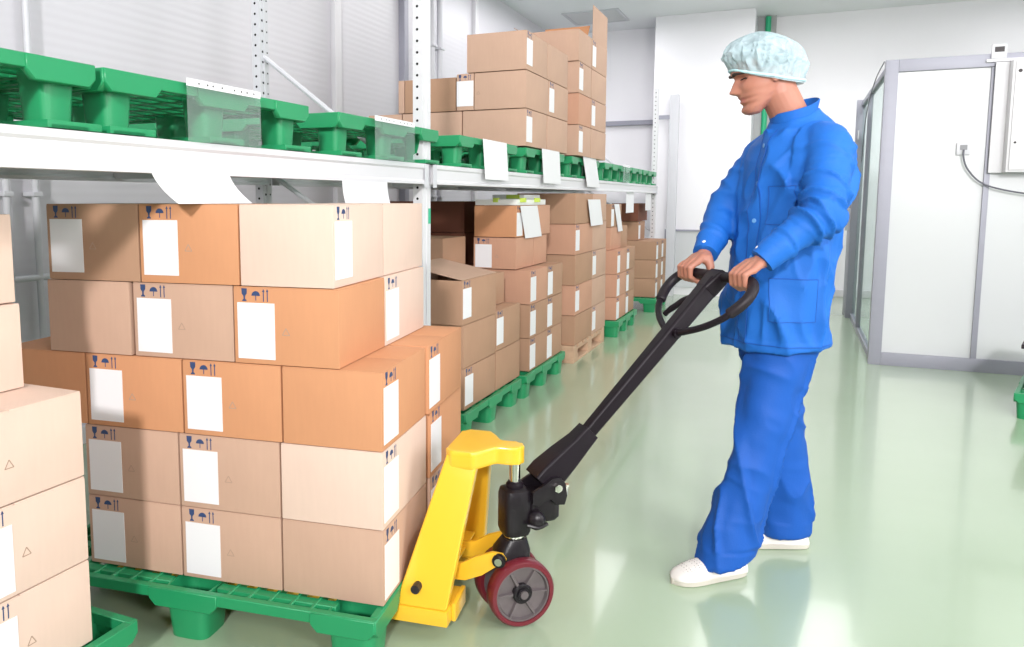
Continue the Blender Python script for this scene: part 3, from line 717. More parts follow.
# ---------------------------------------------------------------- pallet jack
JC = Vector((-0.726, 2.150, 0)); HD = Vector((.747, .664, 0)).normalized(); DD = Vector((.664, -.747, 0)).normalized(); ZV = Vector((0, 0, 1))
jack = thing('pallet_jack', 'yellow hand pallet jack with a black tiller pushed under the big stack', 'pallet jack', JC)
def jb(mb, name, mm, parent=None, **k):
    base = JC
    o = mb.build(name, mm, parent or jack, **k)
    if parent is None: o.location = -base
    return o
frUV = lambda z=0: (L2W(0, 0, z), UH, VH, ZV)
for v0 in (.115, .462):
    b = MB()
    b.prism([(-1.0, v0+.03), (-1.06, v0+.08), (-1.0, v0+.13), (-.9, v0+.16), (.145, v0+.16), (.145, v0), (-.9, v0)][::-1], .052, .098, frUV())
    jb(b, 'fork', M_yellow, bevel=.006)
    # small load wheels
    b = MB(); b.cyl(L2W(-.88, v0+.03, .04), L2W(-.88, v0+.13, .04), .04, 20); jb(b, 'load_wheel', M_red, bevel=.004)
def slab(vb, vt, s_):
    """slanted side leg: vb at the bottom to vt at the top, s_ = outward side"""
    R0 = []
    for k in range(9):
        t_ = k/8
        u0 = -.012+(.108+.012)*t_; u1 = .140+(.196-.140)*t_
        z0 = .098+(.515-.098)*t_; z1 = .098+(.480-.098)*t_
        v_ = vb+(vt-vb)*t_; w_ = .040
        R0.append([L2W(u0, v_, z0), L2W(u1, v_, z1), L2W(u1, v_+s_*w_, z1), L2W(u0, v_+s_*w_, z0)])
    return MB().rings(R0)
jb(slab(.118, .232, 1), 'side_leg', M_yellow, bevel=.009, segs=3)
jb(slab(.618, .455, -1), 'side_leg', M_yellow, bevel=.009, segs=3)
b = MB()
top = [(.100, .25), (.120, .225), (.190, .225), (.215, .262), (.240, .300), (.285, .300), (.308, .312), (.318, .337), (.308, .362), (.285, .375), (.240, .375), (.215, .42), (.190, .457), (.120, .457), (.100, .43)]
b.prism(top, .474, .528, frUV())
jb(b, 'top_bracket', M_yellow, bevel=.017, segs=4)
# cross panel between the legs, with a curved upper edge
b = MB()
arc = [(.16, .10), (.575, .10), (.575, .235)]+[(.575-.415*i/8, .235+.035*math.sin(PI*i/8)) for i in range(1, 8)]+[(.16, .235)]
b.prism([(p[0], p[1]) for p in arc], .03, .045, (L2W(0, 0, 0), VH, ZV, UH))
jb(b, 'cross_panel', M_yellow, bevel=.004)
b = MB(); b.prism([(.05, .16), (.05, .53), (.12, .53), (.12, .16)], .150, .158, frUV())
jb(b, 'cross_shelf', M_yellow, bevel=.002)
b = MB(); b.cyl(L2W(.052, .108, .155), L2W(.052, .632, .155), .013, 20); jb(b, 'pivot_pin', M_dark, smooth=True)
for v_ in (.262, .418):
    b = MB()
    P_ = [(.10, .125), (.16, .128), (.21, .150), (.25, .180), (.275, .185), (.282, .205), (.27, .222), (.24, .224), (.19, .205), (.15, .180), (.10, .172)]
    b.prism([(p[0], p[1]) for p in P_], v_-.008, v_+.008, (L2W(0, 0, 0), UH, ZV, VH))
    jb(b, 'link_arm', M_yellow, bevel=.004)
b = MB(); b.cyl(L2W(.262, .238, .204), L2W(.262, .445, .204), .011, 18); jb(b, 'link_pin', M_chrome, smooth=True)
b = MB(); b.cyl(L2W(.262, .245, .204), L2W(.262, .257, .204), .020, 18); jb(b, 'pin_collar', M_iron, smooth=True)
# stop block on near fork heel
b = MB(); b.prism([(.145, .155), (.158, .155), (.158, .27), (.145, .27)], .052, .105, frUV()); jb(b, 'heel_plate', M_yellow, bevel=.004)
# hydraulic pump
J = lambda s_, d_, z: JC+HD*s_+DD*d_+ZV*z
def rsq(c, a, b_, z, e=.35, n=28):
    out = []
    for i in range(n):
        t_ = 2*PI*i/n; cs, sn = math.cos(t_), math.sin(t_)
        out.append(c+HD*(a*math.copysign(abs(cs)**e, cs))+DD*(b_*math.copysign(abs(sn)**e, sn))+ZV*z)
    return out
b = MB(); b.rings([rsq(JC, .038, .040, .262, .5), rsq(JC, .042, .044, .275, .45), rsq(JC, .042, .044, .380, .45), rsq(JC, .038, .040, .396, .5), rsq(JC, .030, .030, .402, .8)])
pump = jb(b, 'pump_body', M_iron, smooth=True)
b = MB(); b.lathe(JC, ZV, [(.026, .398), (.026, .412), (.020, .418), (.020, .42)], 24); jb(b, 'piston_seal', M_black, smooth=True)
b = MB(); b.cyl(J(0, 0, .415), J(0, 0, .478), .0165, 24); jb(b, 'piston', M_chrome, smooth=True)
b = MB(); b.lathe(JC, ZV, [(.030, .245), (.032, .248), (.032, .260), (.030, .264)], 28); jb(b, 'collar_ring', M_chrome, smooth=True)
# valve block towards the tiller
b = MB(); b.rings([rsq(JC+HD*.085, .042, .034, .296, .5), rsq(JC+HD*.085, .050, .040, .306, .45), rsq(JC+HD*.085, .050, .040, .372, .45), rsq(JC+HD*.085, .042, .034, .384, .5)])
jb(b, 'valve_block', M_iron, smooth=True)
for dd in (-.050, .050):
    b = MB()
    pr = [(-.035, .372), (.03, .372), (.085, .375), (.155, .36), (.160, .33), (.150, .30), (.17, .33), (.168, .385), (.15, .425), (.12, .44), (.09, .44), (.05, .415), (-.02, .41)]
    pr = [(.035, .362), (.058, .352), (.072, .366), (.095, .370), (.110, .352), (.138, .350), (.146, .378), (.140, .415), (.122, .434), (.098, .434), (.074, .418), (.035, .396)]
    b.prism(pr, dd-.006, dd+.006, (JC, HD, ZV, DD)); jb(b, 'tiller_bracket', M_iron, bevel=.003)
b = MB(); b.cyl(J(.112, .050, .405), J(.112, .067, .405), .013, 6); jb(b, 'hex_bolt', M_chrome, bevel=.001)
b = MB(); b.cyl(J(.112, -.07, .405), J(.112, .058, .405), .010, 14); jb(b, 'tiller_axle', M_chrome, smooth=True)
b = MB(); b.cyl(J(.150, .030, .372), J(.150, .030, .40), .010, 14).cyl(J(.150, .030, .395), J(.150, .030, .403), .013, 6); jb(b, 'release_valve', M_chrome, smooth=True)
b = MB(); b.ell(J(.05, .046, .31), (.028, .022, .03)); jb(b, 'oil_cap', M_iron, smooth=True)
b = MB(); b.tube(smooth_path([J(.02, .052, .30), J(.05, .066, .295), J(.08, .058, .30)], 5), .006, 8); jb(b, 'pump_rib', M_iron, smooth=True)
# steering yoke
b = MB(); b.rings([rsq(JC, .030, .035, .085, .6), rsq(JC, .032, .038, .14, .6), rsq(JC-HD*.012, .055, .046, .175, .6), rsq(JC-HD*.008, .052, .045, .215, .6), rsq(JC, .036, .036, .248, .8)])
jb(b, 'steering_yoke', M_iron, smooth=True)
b = MB(); b.cyl(J(0, -.085, .103), J(0, .085, .103), .012, 16); jb(b, 'axle', M_hub, smooth=True)
for sgn in (-1, 1):
    c0 = JC+DD*(sgn*.052)+ZV*.101; ax = DD*sgn
    # tyre
    b = MB(); R_ = .101
    prof = [(.084, -.024), (R_-.006, -.024), (R_-.001, -.018), (R_, 0), (R_-.001, .018), (R_-.006, .024), (.084, .024), (.082, .0)]
    t_ = ax.normalized(); a_ = ZV; bb = t_.cross(a_)
    n = 48; rg = [[c0+t_*h+(a_*math.cos(2*PI*k/n)+bb*math.sin(2*PI*k/n))*r for k in range(n)] for r, h in prof]
    rg.append(rg[0]); b.rings(rg, True, False)
    wh = jb(b, 'wheel', M_red, smooth=True)
    b = MB()
    prof = [(.083, -.022), (.083, .021), (.078, .021), (.074, .010), (.030, .006), (.030, -.006), (.074, -.010), (.078, -.022)]
    rg = [[c0+t_*h+(a_*math.cos(2*PI*k/n)+bb*math.sin(2*PI*k/n))*r for k in range(n)] for r, h in prof]
    rg.append(rg[0]); b.rings(rg, True, False)
    b.build('rim', M_hub, wh, smooth=True)
    for q in range(6):
        an = PI/6+q*PI/3
        rd = a_*math.cos(an)+bb*math.sin(an); tg = t_.cross(rd)
        b = MB(); b.rings([[c0+rd*.026+tg*.007+t_*.004, c0+rd*.026-tg*.007+t_*.004, c0+rd*.026-tg*.004+t_*.017, c0+rd*.026+tg*.004+t_*.017],
                           [c0+rd*.079+tg*.005+t_*.004, c0+rd*.079-tg*.005+t_*.004, c0+rd*.079-tg*.002+t_*.019, c0+rd*.079+tg*.002+t_*.019]])
        b.build('spoke', M_hub, wh)
    b = MB(); b.lathe(c0, t_, [(.030, -.02), (.030, .018), (.027, .021), (.019, .021), (.018, .026), (.008, .027)], 28); b.build('hub_cap', M_iron, wh, smooth=True)
# tiller
G = Vector((-.217, 2.615, 1.008)); B0 = J(.105, 0, .405)
SH = (G-B0).normalized(); NH = SH.cross(DD).normalized()
if NH.z < 0: NH = -NH
LT = (G-B0).length
def rect(p, hw, hn0, hn1, ch=.006):
    return [p+DD*x+NH*y for x, y in ((-hw+ch, hn0), (hw-ch, hn0), (hw, hn0+ch), (hw, hn1-ch), (hw-ch, hn1), (-hw+ch, hn1), (-hw, hn1-ch), (-hw, hn0+ch))]
b = MB(); b.rings([rect(B0+SH*-.015, .044, .008, .060), rect(B0+SH*.02, .044, -.024, .060), rect(B0+SH*.09, .038, -.026, .048), rect(B0+SH*.155, .031, -.026, .034), rect(B0+SH*.200, .028, -.026, .031)])
jb(b, 'tiller_base', M_black, bevel=.003)
b = MB(); b.rings([rect(B0+SH*.18, .019, -.020, .022), rect(B0+SH*(LT*.6), .022, -.024, .024), rect(B0+SH*(LT-.02), .024, -.028, .028)])
jb(b, 'tiller_shaft', M_black, bevel=.003)
Q = lambda d_, s_, n_=0: G+DD*d_+SH*s_+NH*n_
for sg in (-1, 1):
    b = MB(); b.tube(smooth_path([Q(sg*.024, -.235), Q(sg*.06, -.222), Q(sg*.12, -.190), Q(sg*.165, -.150), Q(sg*.185, -.115)], 5), .0105, 12)
    jb(b, 'loop_tube', M_black, smooth=True)
    b = MB(); pts = smooth_path([Q(sg*.175, -.132), Q(sg*.192, -.10), Q(sg*.200, -.065), Q(sg*.192, -.030), Q(sg*.168, -.008), Q(sg*.13, 0), Q(sg*.085, 0)], 5)
    b.tube(pts, [.013]+[.0165]*(len(pts)-2)+[.0165], 16)
    jb(b, 'hand_grip', M_rubber, smooth=True)
b = MB(); b.tube([Q(-.09, 0), Q(.09, 0)], .0165, 16); jb(b, 'cross_grip', M_rubber, smooth=True)
b = MB(); b.rings([rect(Q(0, -.065), .026, -.028, .028), rect(Q(0, -.01), .034, -.026, .024), rect(Q(0, .014), .034, -.018, .018)]); jb(b, 'grip_head', M_black, bevel=.004)
b = MB(); b.cyl(Q(-.036, -.235), Q(.036, -.235), .014, 18); jb(b, 'loop_clamp', M_black, smooth=True)
b = MB(); b.tube(smooth_path([Q(-.01, -.085, .0), Q(-.05, -.115, .004), Q(-.085, -.155, .002), Q(-.105, -.178, -.004)], 4), [.014]*3+[.012]*3+[.0105]*3+[.009]*4, 10); jb(b, 'release_lever', M_black, smooth=True)

# ---------------------------------------------------------------- the worker
def evaluate(ob):
    dg = bpy.context.evaluated_depsgraph_get(); dg.update()
    me = bpy.data.meshes.new_from_object(ob.evaluated_get(dg)); return me
def fuse(mb, name, voxel, mats, iters=3, fac=.5):
    """one continuous surface out of overlapping closed pieces"""
    me = mb.mesh(name+'_raw', mats if isinstance(mats, list) else [mats])
    o = bpy.data.objects.new(name, me); COL.objects.link(o)
    r = o.modifiers.new('r', 'REMESH'); r.mode = 'VOXEL'; r.voxel_size = voxel; r.use_smooth_shade = True
    if iters:
        s_ = o.modifiers.new('s', 'SMOOTH'); s_.iterations = iters; s_.factor = fac
    me2 = evaluate(o); me2.name = name
    o.modifiers.clear(); o.data = me2; bpy.data.meshes.remove(me)
    if not me2.materials:
        for m_ in (mats if isinstance(mats, list) else [mats]): me2.materials.append(m_)
    for p in me2.polygons: p.use_smooth = True
    return o
def skin_material(name, col):
    mt, N, L, b = nm(name)
    b.inputs['Roughness'].default_value = .48; b.inputs['Subsurface Weight'].default_value = .12
    b.inputs['Subsurface Radius'].default_value = (.012, .005, .003); b.inputs['Subsurface Scale'].default_value = .5
    tc = N.new('ShaderNodeTexCoord'); n = N.new('ShaderNodeTexNoise'); n.inputs['Scale'].default_value = 22; n.inputs['Detail'].default_value = 4
    L.new(tc.outputs['Object'], n.inputs['Vector'])
    mx = N.new('ShaderNodeMix'); mx.data_type = 'RGBA'
    mx.inputs[6].default_value = (col[0]*.92, col[1]*.80, col[2]*.78, 1); mx.inputs[7].default_value = (col[0], col[1]*1.1, col[2]*1.12, 1)
    L.new(n.outputs[0], mx.inputs[0]); L.new(mx.outputs[2], b.inputs['Base Color'])
    return mt
M_skin = skin_material('skin', (.45, .19, .13)); M_lip = skin_material('lip', (.45, .16, .13))
M_blue = mat('royal_blue_cotton', (.010, .125, .50), .62, var=.06, vscale=5, bump=.10, bscale=220, spec=.3)
M_blue2 = mat('royal_blue_trouser_cotton', (.007, .085, .40), .62, var=.06, vscale=5, bump=.10, bscale=220, spec=.3)
M_seam = mat('blue_seam', (.006, .075, .36), .7)
M_button = mat('pale_blue_button', (.12, .32, .66), .35)
M_clog = mat('white_perforated_leather', (.78, .74, .71), .5, bump=.1, bscale=120)
M_sole = mat('cream_rubber_sole', (.58, .54, .48), .6)
M_hair = mat('dark_brown_hair', (.025, .014, .010), .6, bump=.4, bscale=90)
LV = Vector((.694, -.72, 0)); FV = Vector((-.72, -.694, 0))
ORG = Vector((-.04, 2.83, 0))
man = thing('person', 'person in a blue coat, trousers and hair net pulling the jack handle with both hands', 'person', ORG)
def mo(o, parent=None, label=None):
    o.parent = parent or man
    if parent is None: o.location = -ORG
    if label: o['label'] = label
    return o
# ---- head in its own frame (x forward, y left, z up; chin at z = 0)
pitch = math.radians(14)
hf = Vector((-.955, -.297, 0)).normalized(); hl = Vector((-hf.y, hf.x, 0))
HF = hf*math.cos(pitch)-ZV*math.sin(pitch); HU = ZV*math.cos(pitch)+hf*math.sin(pitch); HL = HU.cross(HF)
NOSE = Vector((-.217, 2.762, 1.590))
H0 = NOSE-HF*.118-HU*.085
HP = lambda x, y, z: H0+HF*x+HL*y+HU*z
def lerp_t(tab, z):
    if z <= tab[0][0]: return tab[0][1]
    for (a, b_), (c, d_) in zip(tab, tab[1:]):
        if z <= c:
            t_ = (z-a)/(c-a); t_ = t_*t_*(3-2*t_); return b_+(d_-b_)*t_
    return tab[-1][1]
XFr = [(0, .070), (.008, .082), (.018, .088), (.026, .086), (.034, .080), (.045, .088), (.053, .084), (.062, .091), (.072, .088), (.085, .089), (.105, .088), (.120, .087), (.132, .094), (.140, .097), (.16, .096), (.185, .084), (.205, .062), (.218, .036), (.226, .004)]
XBa = [(0, .035), (.02, .012), (.04, -.020), (.07, -.055), (.10, -.080), (.13, -.095), (.16, -.098), (.185, -.088), (.205, -.064), (.218, -.034), (.226, -.002)]
WD = [(0, .020), (.008, .034), (.02, .043), (.035, .050), (.06, .058), (.09, .065), (.12, .070), (.15, .076), (.175, .074), (.2, .055), (.216, .030), (.226, .004)]
def gs(x, s_): return math.exp(-x*x/(2*s_*s_))
def sm(tab, z): return sum(lerp_t(tab, z+q*.0035) for q in (-2, -1, 0, 1, 2))/5 if .012 < z < .205 else lerp_t(tab, z)
NR, NA = 110, 96
rings = []
for j in range(NR):
    z = .226*j/(NR-1)
    xf, xb, w_ = lerp_t(XFr, z), sm(XBa, z), sm(WD, z)
    ring = []
    cx = xb+(xf-xb)*.48
    for k in range(NA):
        a = 2*PI*k/NA; c, s_ = math.cos(a), math.sin(a)
        e = .82 if c > 0 else .95
        x = cx+(xf-cx if c > 0 else cx-xb)*math.copysign(abs(c)**e, c); y = w_*math.copysign(abs(s_)**.92, s_)
        if c > 0:
            ay = abs(y)
            # nose: ridge from the nasion to the tip, wings at the base
            if z < .128:
                t_ = max(0, min(1, (.126-z)/(.126-.084)))
                hgt = .003+.026*t_ if z >= .084 else .029*max(0, min(1, (z-.068)/.014))
                x += hgt*gs(y, .0062+.004*t_)
                x += .010*gs(ay-.012, .0055)*gs(z-.078, .006)
            x -= .0150*gs(ay-.030, .012)*gs(z-.119, .0080)     # eye sockets
            x += .0055*gs(ay-.027, .017)*gs(z-.135, .0055)     # brow ridge
            x += .004*gs(ay-.040, .013)*gs(z-.093, .014)       # cheekbone
            x -= .004*gs(ay-.036, .014)*gs(z-.058, .016)       # hollow cheek
            x -= .0042*gs(z-.0535, .0016)*gs(y, .019)          # mouth line
            x += .0028*gs(z-.0585, .003)*gs(y, .016)+.0035*gs(z-.0475, .0035)*gs(y, .015)
            x += .004*gs(z-.016, .009)*gs(y, .014)             # chin
            x -= .002*gs(y, .004)*gs(z-.068, .004)
        ring.append(HP(x, y, z))
    rings.append(ring)
def face_x(y, z):
    xf, xb, w_ = lerp_t(XFr, z), sm(XBa, z), sm(WD, z); cx = xb+(xf-xb)*.48; ay = abs(y)
    s_ = min(.98, ay/w_)**(1/.92); c = math.sqrt(1-s_*s_); x = cx+(xf-cx)*c**.82
    if z < .128: x += (.003+.026*max(0, min(1, (.126-z)/.042)))*gs(y, .0085)
    x -= .0150*gs(ay-.030, .012)*gs(z-.119, .0080)
    return x+.0055*gs(ay-.027, .017)*gs(z-.135, .0055)+.004*gs(ay-.040, .013)*gs(z-.093, .014)
body = MB(); body.rings(rings)
for sg in (-1, 1):      # ears
    Me = Matrix((HF, HL, HU)).transposed()
    body.ell(HP(-.012, sg*.070, .108), (.017, .008, .030), Me, 16)
    body.ell(HP(face_x(.031, .1185)-.0055, sg*.031, .1190), (.0095, .0125, .0060), Me, 16)   # eyelid bulge
# neck, trunk, limbs
NB = Vector((-.022, 2.835, 1.475))
body.tube([HP(-.030, 0, .10), HP(-.030, 0, .05), NB+Vector((-.015, -.005, .05)), NB, NB-ZV*.06], [.056, .058, .057, .062, .08], 24)
body.tube([NB-ZV*.02, Vector((-.008, 2.845, 1.38)), Vector((-.01, 2.845, 1.25)), Vector((-.03, 2.85, 1.05)), Vector((-.035, 2.855, .86))], [.06, .10, .11, .10, .09], 24)
SL, EL, WL = Vector((.074, 2.715, 1.415)), Vector((.062, 2.60, 1.215)), Vector((-.068, 2.525, 1.062))
SR, ER, WR = Vector((-.100, 2.965, 1.41)), Vector((-.228, 2.915, 1.21)), Vector((-.262, 2.785, 1.062))
gL, gR = G+DD*.135, G-DD*.135
wL = gL+HD*.044+ZV*.058+DD*.008; wR = gR+HD*.046+ZV*.058
WL = wL+(EL-wL).normalized()*.055; WR = wR+(ER-wR).normalized()*.055
body.tube([NB-ZV*.06, SL, SL.lerp(EL, .5), EL, EL.lerp(WL, .45), WL], [.05, .052, .048, .040, .038, .026], 16)
body.tube([NB-ZV*.06, SR, SR.lerp(ER, .5), ER, ER.lerp(WR, .45), WR], [.05, .052, .048, .040, .038, .026], 16)
legL = [Vector((.000, 2.805, .84)), Vector((-.046, 2.775, .62)), Vector((-.074, 2.745, .48)), Vector((-.106, 2.715, .33)), Vector((-.142, 2.688, .10))]
legR = [Vector((-.065, 2.905, .84)), Vector((-.040, 2.92, .62)), Vector((-.022, 2.935, .48)), Vector((-.004, 2.975, .33)), Vector((.016, 3.008, .10))]
for lg in (legL, legR): body.tube(lg, [.070, .055, .046, .044, .034], 16)
# hands: metacarpals, five fingers round the grip
def hand(g, wrist, thumb):
    """g: point on the grip, wrist: end of forearm, thumb: +1 towards DD, -1 away"""
    def P(o, ang, r):
        a = math.radians(ang); return g+DD*o+(HD*math.cos(a)+ZV*math.sin(a))*r
    offs = [(.030, 1.0, 0), (.0105, 1.06, 2), (-.0095, 1.0, 1), (-.0285, .88, -3)]
    wr = wrist
    for o, k_, da in offs:
        o2 = o*thumb
        K = P(o2*1.02, 92+da, .036*k_)
        body.tube([wr+DD*(o2*.35), wr.lerp(K, .55)+DD*(o2*.3)+ZV*.004, K], [.016, .0135, .0112], 12)
        Cc = P(o2, 150+da, .034); D_ = P(o2, 205, .030); T_ = P(o2, 262, .0265); T2 = P(o2, 305, .0255)
        body.tube([K, K.lerp(Cc, .5)+(K-g).normalized()*.003, Cc], [.0112, .0098, .0098*k_**.3], 12)
        body.tube([Cc, D_, T_, T2], [.0098*k_**.4, .0090*k_, .0085*k_, .0065*k_], 12)
        body.ell(K, (.0118, .0118, .0118), None, 12); body.ell(Cc, (.0104*k_**.5,)*3, None, 12)
    tb = wr.lerp(P(.028*thumb, 60, .035), .35)+DD*(thumb*.022)
    t1 = P(.048*thumb, 20, .040); t2 = P(.044*thumb, -35, .034); t3 = P(.034*thumb, -80, .029); t4 = P(.026*thumb, -105, .027)
    body.tube([wr+DD*(thumb*.008), tb, t1], [.017, .0165, .0135], 12); body.tube([t1, t2, t3, t4], [.0135, .0115, .0105, .0075], 12)
    body.ell(wr.lerp(P(.03*thumb, 60, .035), .55)+DD*(thumb*.012), (.018, .018, .016), None, 14)
    body.tube([wrist, wr.lerp(P(0, 92, .034), .5)], [.025, .018], 14)
body.tube([WL, wL], [.026, .024], 14); body.tube([WR, wR], [.026, .024], 14)
hand(gL, wL, -1); hand(gR, wR, 1)
bo = mo(fuse(body, 'body', .0032, [M_skin, M_lip], 2, .45))
for p in bo.data.polygons:
    q = Vector(p.center)-H0; x, y, z = q.dot(HF), q.dot(HL), q.dot(HU)
    if x > .078 and .0425 < z < .0625-.10*abs(y)*.6 and abs(y) < .0235: p.material_index = 1
# brows, drawn heavier to take in the socket shadow; eyes
for sg in (-1, 1):
    b = MB()
    pts = []
    for i in range(13):
        t_ = i/12; y = .009+.043*t_; z = .1325+.0055*math.sin(PI*t_*.9)-.004*t_*t_
        pts.append(HP(face_x(y, z)+.0008, sg*y, z))
    b.tube(pts, [.0030, .0046, .0056, .0060, .0060, .0057, .0053, .0048, .0043, .0038, .0030, .0022, .0012], 8)
    mo(b.build('brow_with_shade', M_hair, None, smooth=True))
    b = MB(); b.ell(HP(face_x(.031, .1150)-.0075, sg*.031, .1150), (.0098, .0112, .0085), None, 20)
    e_ = mo(b.build('eye', mat('eye_dark', (.10, .055, .04), .25), None, smooth=True))
    b = MB(); pts = []
    for i in range(11):
        t_ = i/10; y = .018+.029*t_; z = .1155+.0028*math.sin(PI*t_)-.0015*t_
        pts.append(HP(face_x(y, z)+.0018+.001*math.sin(PI*t_), sg*y, z))
    b.tube(pts, [.0010]+[.0021]*9+[.0008], 6); mo(b.build('eyelashes', M_hair, None, smooth=True))
# hair under the net
b = MB(); rg = []
for j in range(14):
    z = .128+(.229-.128)*j/13; w_ = lerp_t(WD, min(z, .2255))+.0035; xf = lerp_t(XFr, min(z, .2255))+.001-.010*(1 if z < .16 else 0); xb = lerp_t(XBa, min(z, .2255))-.004
    xf = min(xf, .088) if z < .165 else xf+.002
    cx = (xf+xb)/2
    rg.append([HP(cx+(xf-xb)/2*math.cos(2*PI*k/40), w_*math.sin(2*PI*k/40), z+.008*math.cos(2*PI*k/40)) for k in range(40)])
b.rings(rg); mo(b.build('hair', M_hair, None, smooth=True))
# bouffant hair net
mt, N, L, b_ = nm('pale_blue_nonwoven')
b_.inputs['Base Color'].default_value = (.44, .57, .62, 1); b_.inputs['Roughness'].default_value = .8
b_.inputs['Alpha'].default_value = .80
tc = N.new('ShaderNodeTexCoord'); n = N.new('ShaderNodeTexNoise'); n.inputs['Scale'].default_value = 26; n.inputs['Detail'].default_value = 5; n.inputs['Distortion'].default_value = 1.5
L.new(tc.outputs['Object'], n.inputs['Vector'])
mr = N.new('ShaderNodeMapRange'); mr.inputs[1].default_value = .35; mr.inputs[2].default_value = .65; mr.inputs[3].default_value = .55; mr.inputs[4].default_value = .82
L.new(n.outputs[0], mr.inputs[0]); L.new(mr.outputs[0], b_.inputs['Alpha'])
bp = N.new('ShaderNodeBump'); bp.inputs['Strength'].default_value = .25; bp.inputs['Distance'].default_value = .004
L.new(n.outputs[0], bp.inputs['Height']); L.new(bp.outputs[0], b_.inputs['Normal'])
M_net = mt
b = MB(); rg = []; KN = 120
for j in range(34):
    t_ = j/33; ring = []
    an = t_*PI/2
    puff = 1+.20*math.sin(min(1, t_*2.2)*PI/2) if t_ < .5 else 1.20
    rad = max(.01, math.cos(max(0, (t_-.22)/.78)*PI/2))**.72*puff
    zc = .085*math.sin(t_*PI/2)**.9
    for k in range(KN):
        a = 2*PI*k/KN; c, s_ = math.cos(a), math.sin(a)
        fold = 1+min(1, t_*5+.15)*(.028*math.sin(a*27+2*math.sin(a*3))*(1-t_)**2+.05*noise.noise(Vector((c*3.2, s_*3.2, t_*2.2))) + .075*((1-min(1, abs(noise.noise(Vector((c*5+t_*1.5, s_*5, t_*1.8))))*3.4))**2-.3))
        back = max(0, -c)
        x = -.004+(.101+.006*back)*c*rad*fold - .012*back*t_*(1-t_)*2
        y = .079*s_*rad*fold
        band_z = .112+.036*c-.020*(1-c*c)-.020*back
        z = band_z*(1-t_)+(.160+.0*c)*t_+zc*1.10 - .010*back*math.sin(PI*t_)
        ring.append(HP(x, y, z))
    rg.append(ring)
b.rings(rg, True, False)
b.add([rg[-1][k] for k in range(KN)], [tuple(range(KN))])
net = mo(b.build('hair_net', M_net, None, smooth=True))
b = MB(); b.tube([p for p in rg[1]]+[rg[1][0]], .0042, 8, caps=False); b.build('elastic_band', mat('net_elastic', (.50, .76, .80), .8), net, smooth=True)

# ---- clothes
def ringf(c, a, b_, n=48, e=.85, tilt=0, pull=0):
    out = []
    for i in range(n):
        t_ = 2*PI*i/n; cs, sn = math.cos(t_), math.sin(t_)
        x = a*math.copysign(abs(cs)**e, cs); y = b_*math.copysign(abs(sn)**e, sn)
        out.append(c+LV*x+FV*y+ZV*(tilt*y/max(b_, 1e-3)))
    return out
coat = MB()
T = [((-.050, 2.845, .768), .180, .143, -.010), ((-.047, 2.845, .86), .180, .143, 0), ((-.041, 2.847, .97), .178, .142, 0), ((-.032, 2.848, 1.06), .178, .148, 0), ((-.020, 2.846, 1.18), .185, .147, 0),
     ((-.012, 2.842, 1.30), .192, .143, 0), ((-.008, 2.838, 1.38), .188, .134, 0), ((-.006, 2.838, 1.435), .165, .118, -.01), ((-.010, 2.838, 1.475), .118, .096, -.018), ((-.018, 2.836, 1.505), .080, .076, -.026), ((-.022, 2.834, 1.52), .072, .070, -.028)]
coat.rings([ringf(Vector(c), a, b_, 48, .88, tl) for c, a, b_, tl in T])
def sleeve(pts, rs):
    coat.tube(smooth_path(pts, 4), [rs[min(int(i/4), len(rs)-1)]+(rs[min(int(i/4)+1, len(rs)-1)]-rs[min(int(i/4), len(rs)-1)])*((i % 4)/4) for i in range(4*(len(pts)-1)+1)], 28)
CL = WL.lerp(wL, .80)-ZV*.002; CR = WR.lerp(wR, .75)-ZV*.002
sleeve([Vector((.055, 2.765, 1.425)), SL+Vector((.008, 0, -.012)), SL.lerp(EL, .5)+Vector((.012, 0, 0)), EL+Vector((.008, -.004, -.005)), EL.lerp(WL, .4)+Vector((0, 0, -.010)), EL.lerp(WL, .8)+Vector((0, 0, -.005)), CL], [.064, .070, .067, .064, .057, .048, .040])
sleeve([Vector((-.06, 2.90, 1.42)), SR+Vector((.0, 0, -.010)), SR.lerp(ER, .5), ER+Vector((0, 0, -.005)), ER.lerp(WR, .4)+Vector((0, 0, -.008)), ER.lerp(WR, .8)+Vector((0, 0, -.004)), CR], [.062, .069, .067, .062, .056, .048, .040])
co = fuse(coat, 'coat', .0065, M_blue, 4, .5)
def seg_dist(p, a, b_):
    ab = b_-a; t_ = max(0, min(1, (p-a).dot(ab)/ab.dot(ab))); return (p-(a+ab*t_)).length, t_
def rdg(x, y, z):      # sharp irregular creases
    return (1-min(1, abs(noise.noise(Vector((x, y, z))))*3.2))**2
me = co.data; nrm = [v.normal.copy() for v in me.vertices]
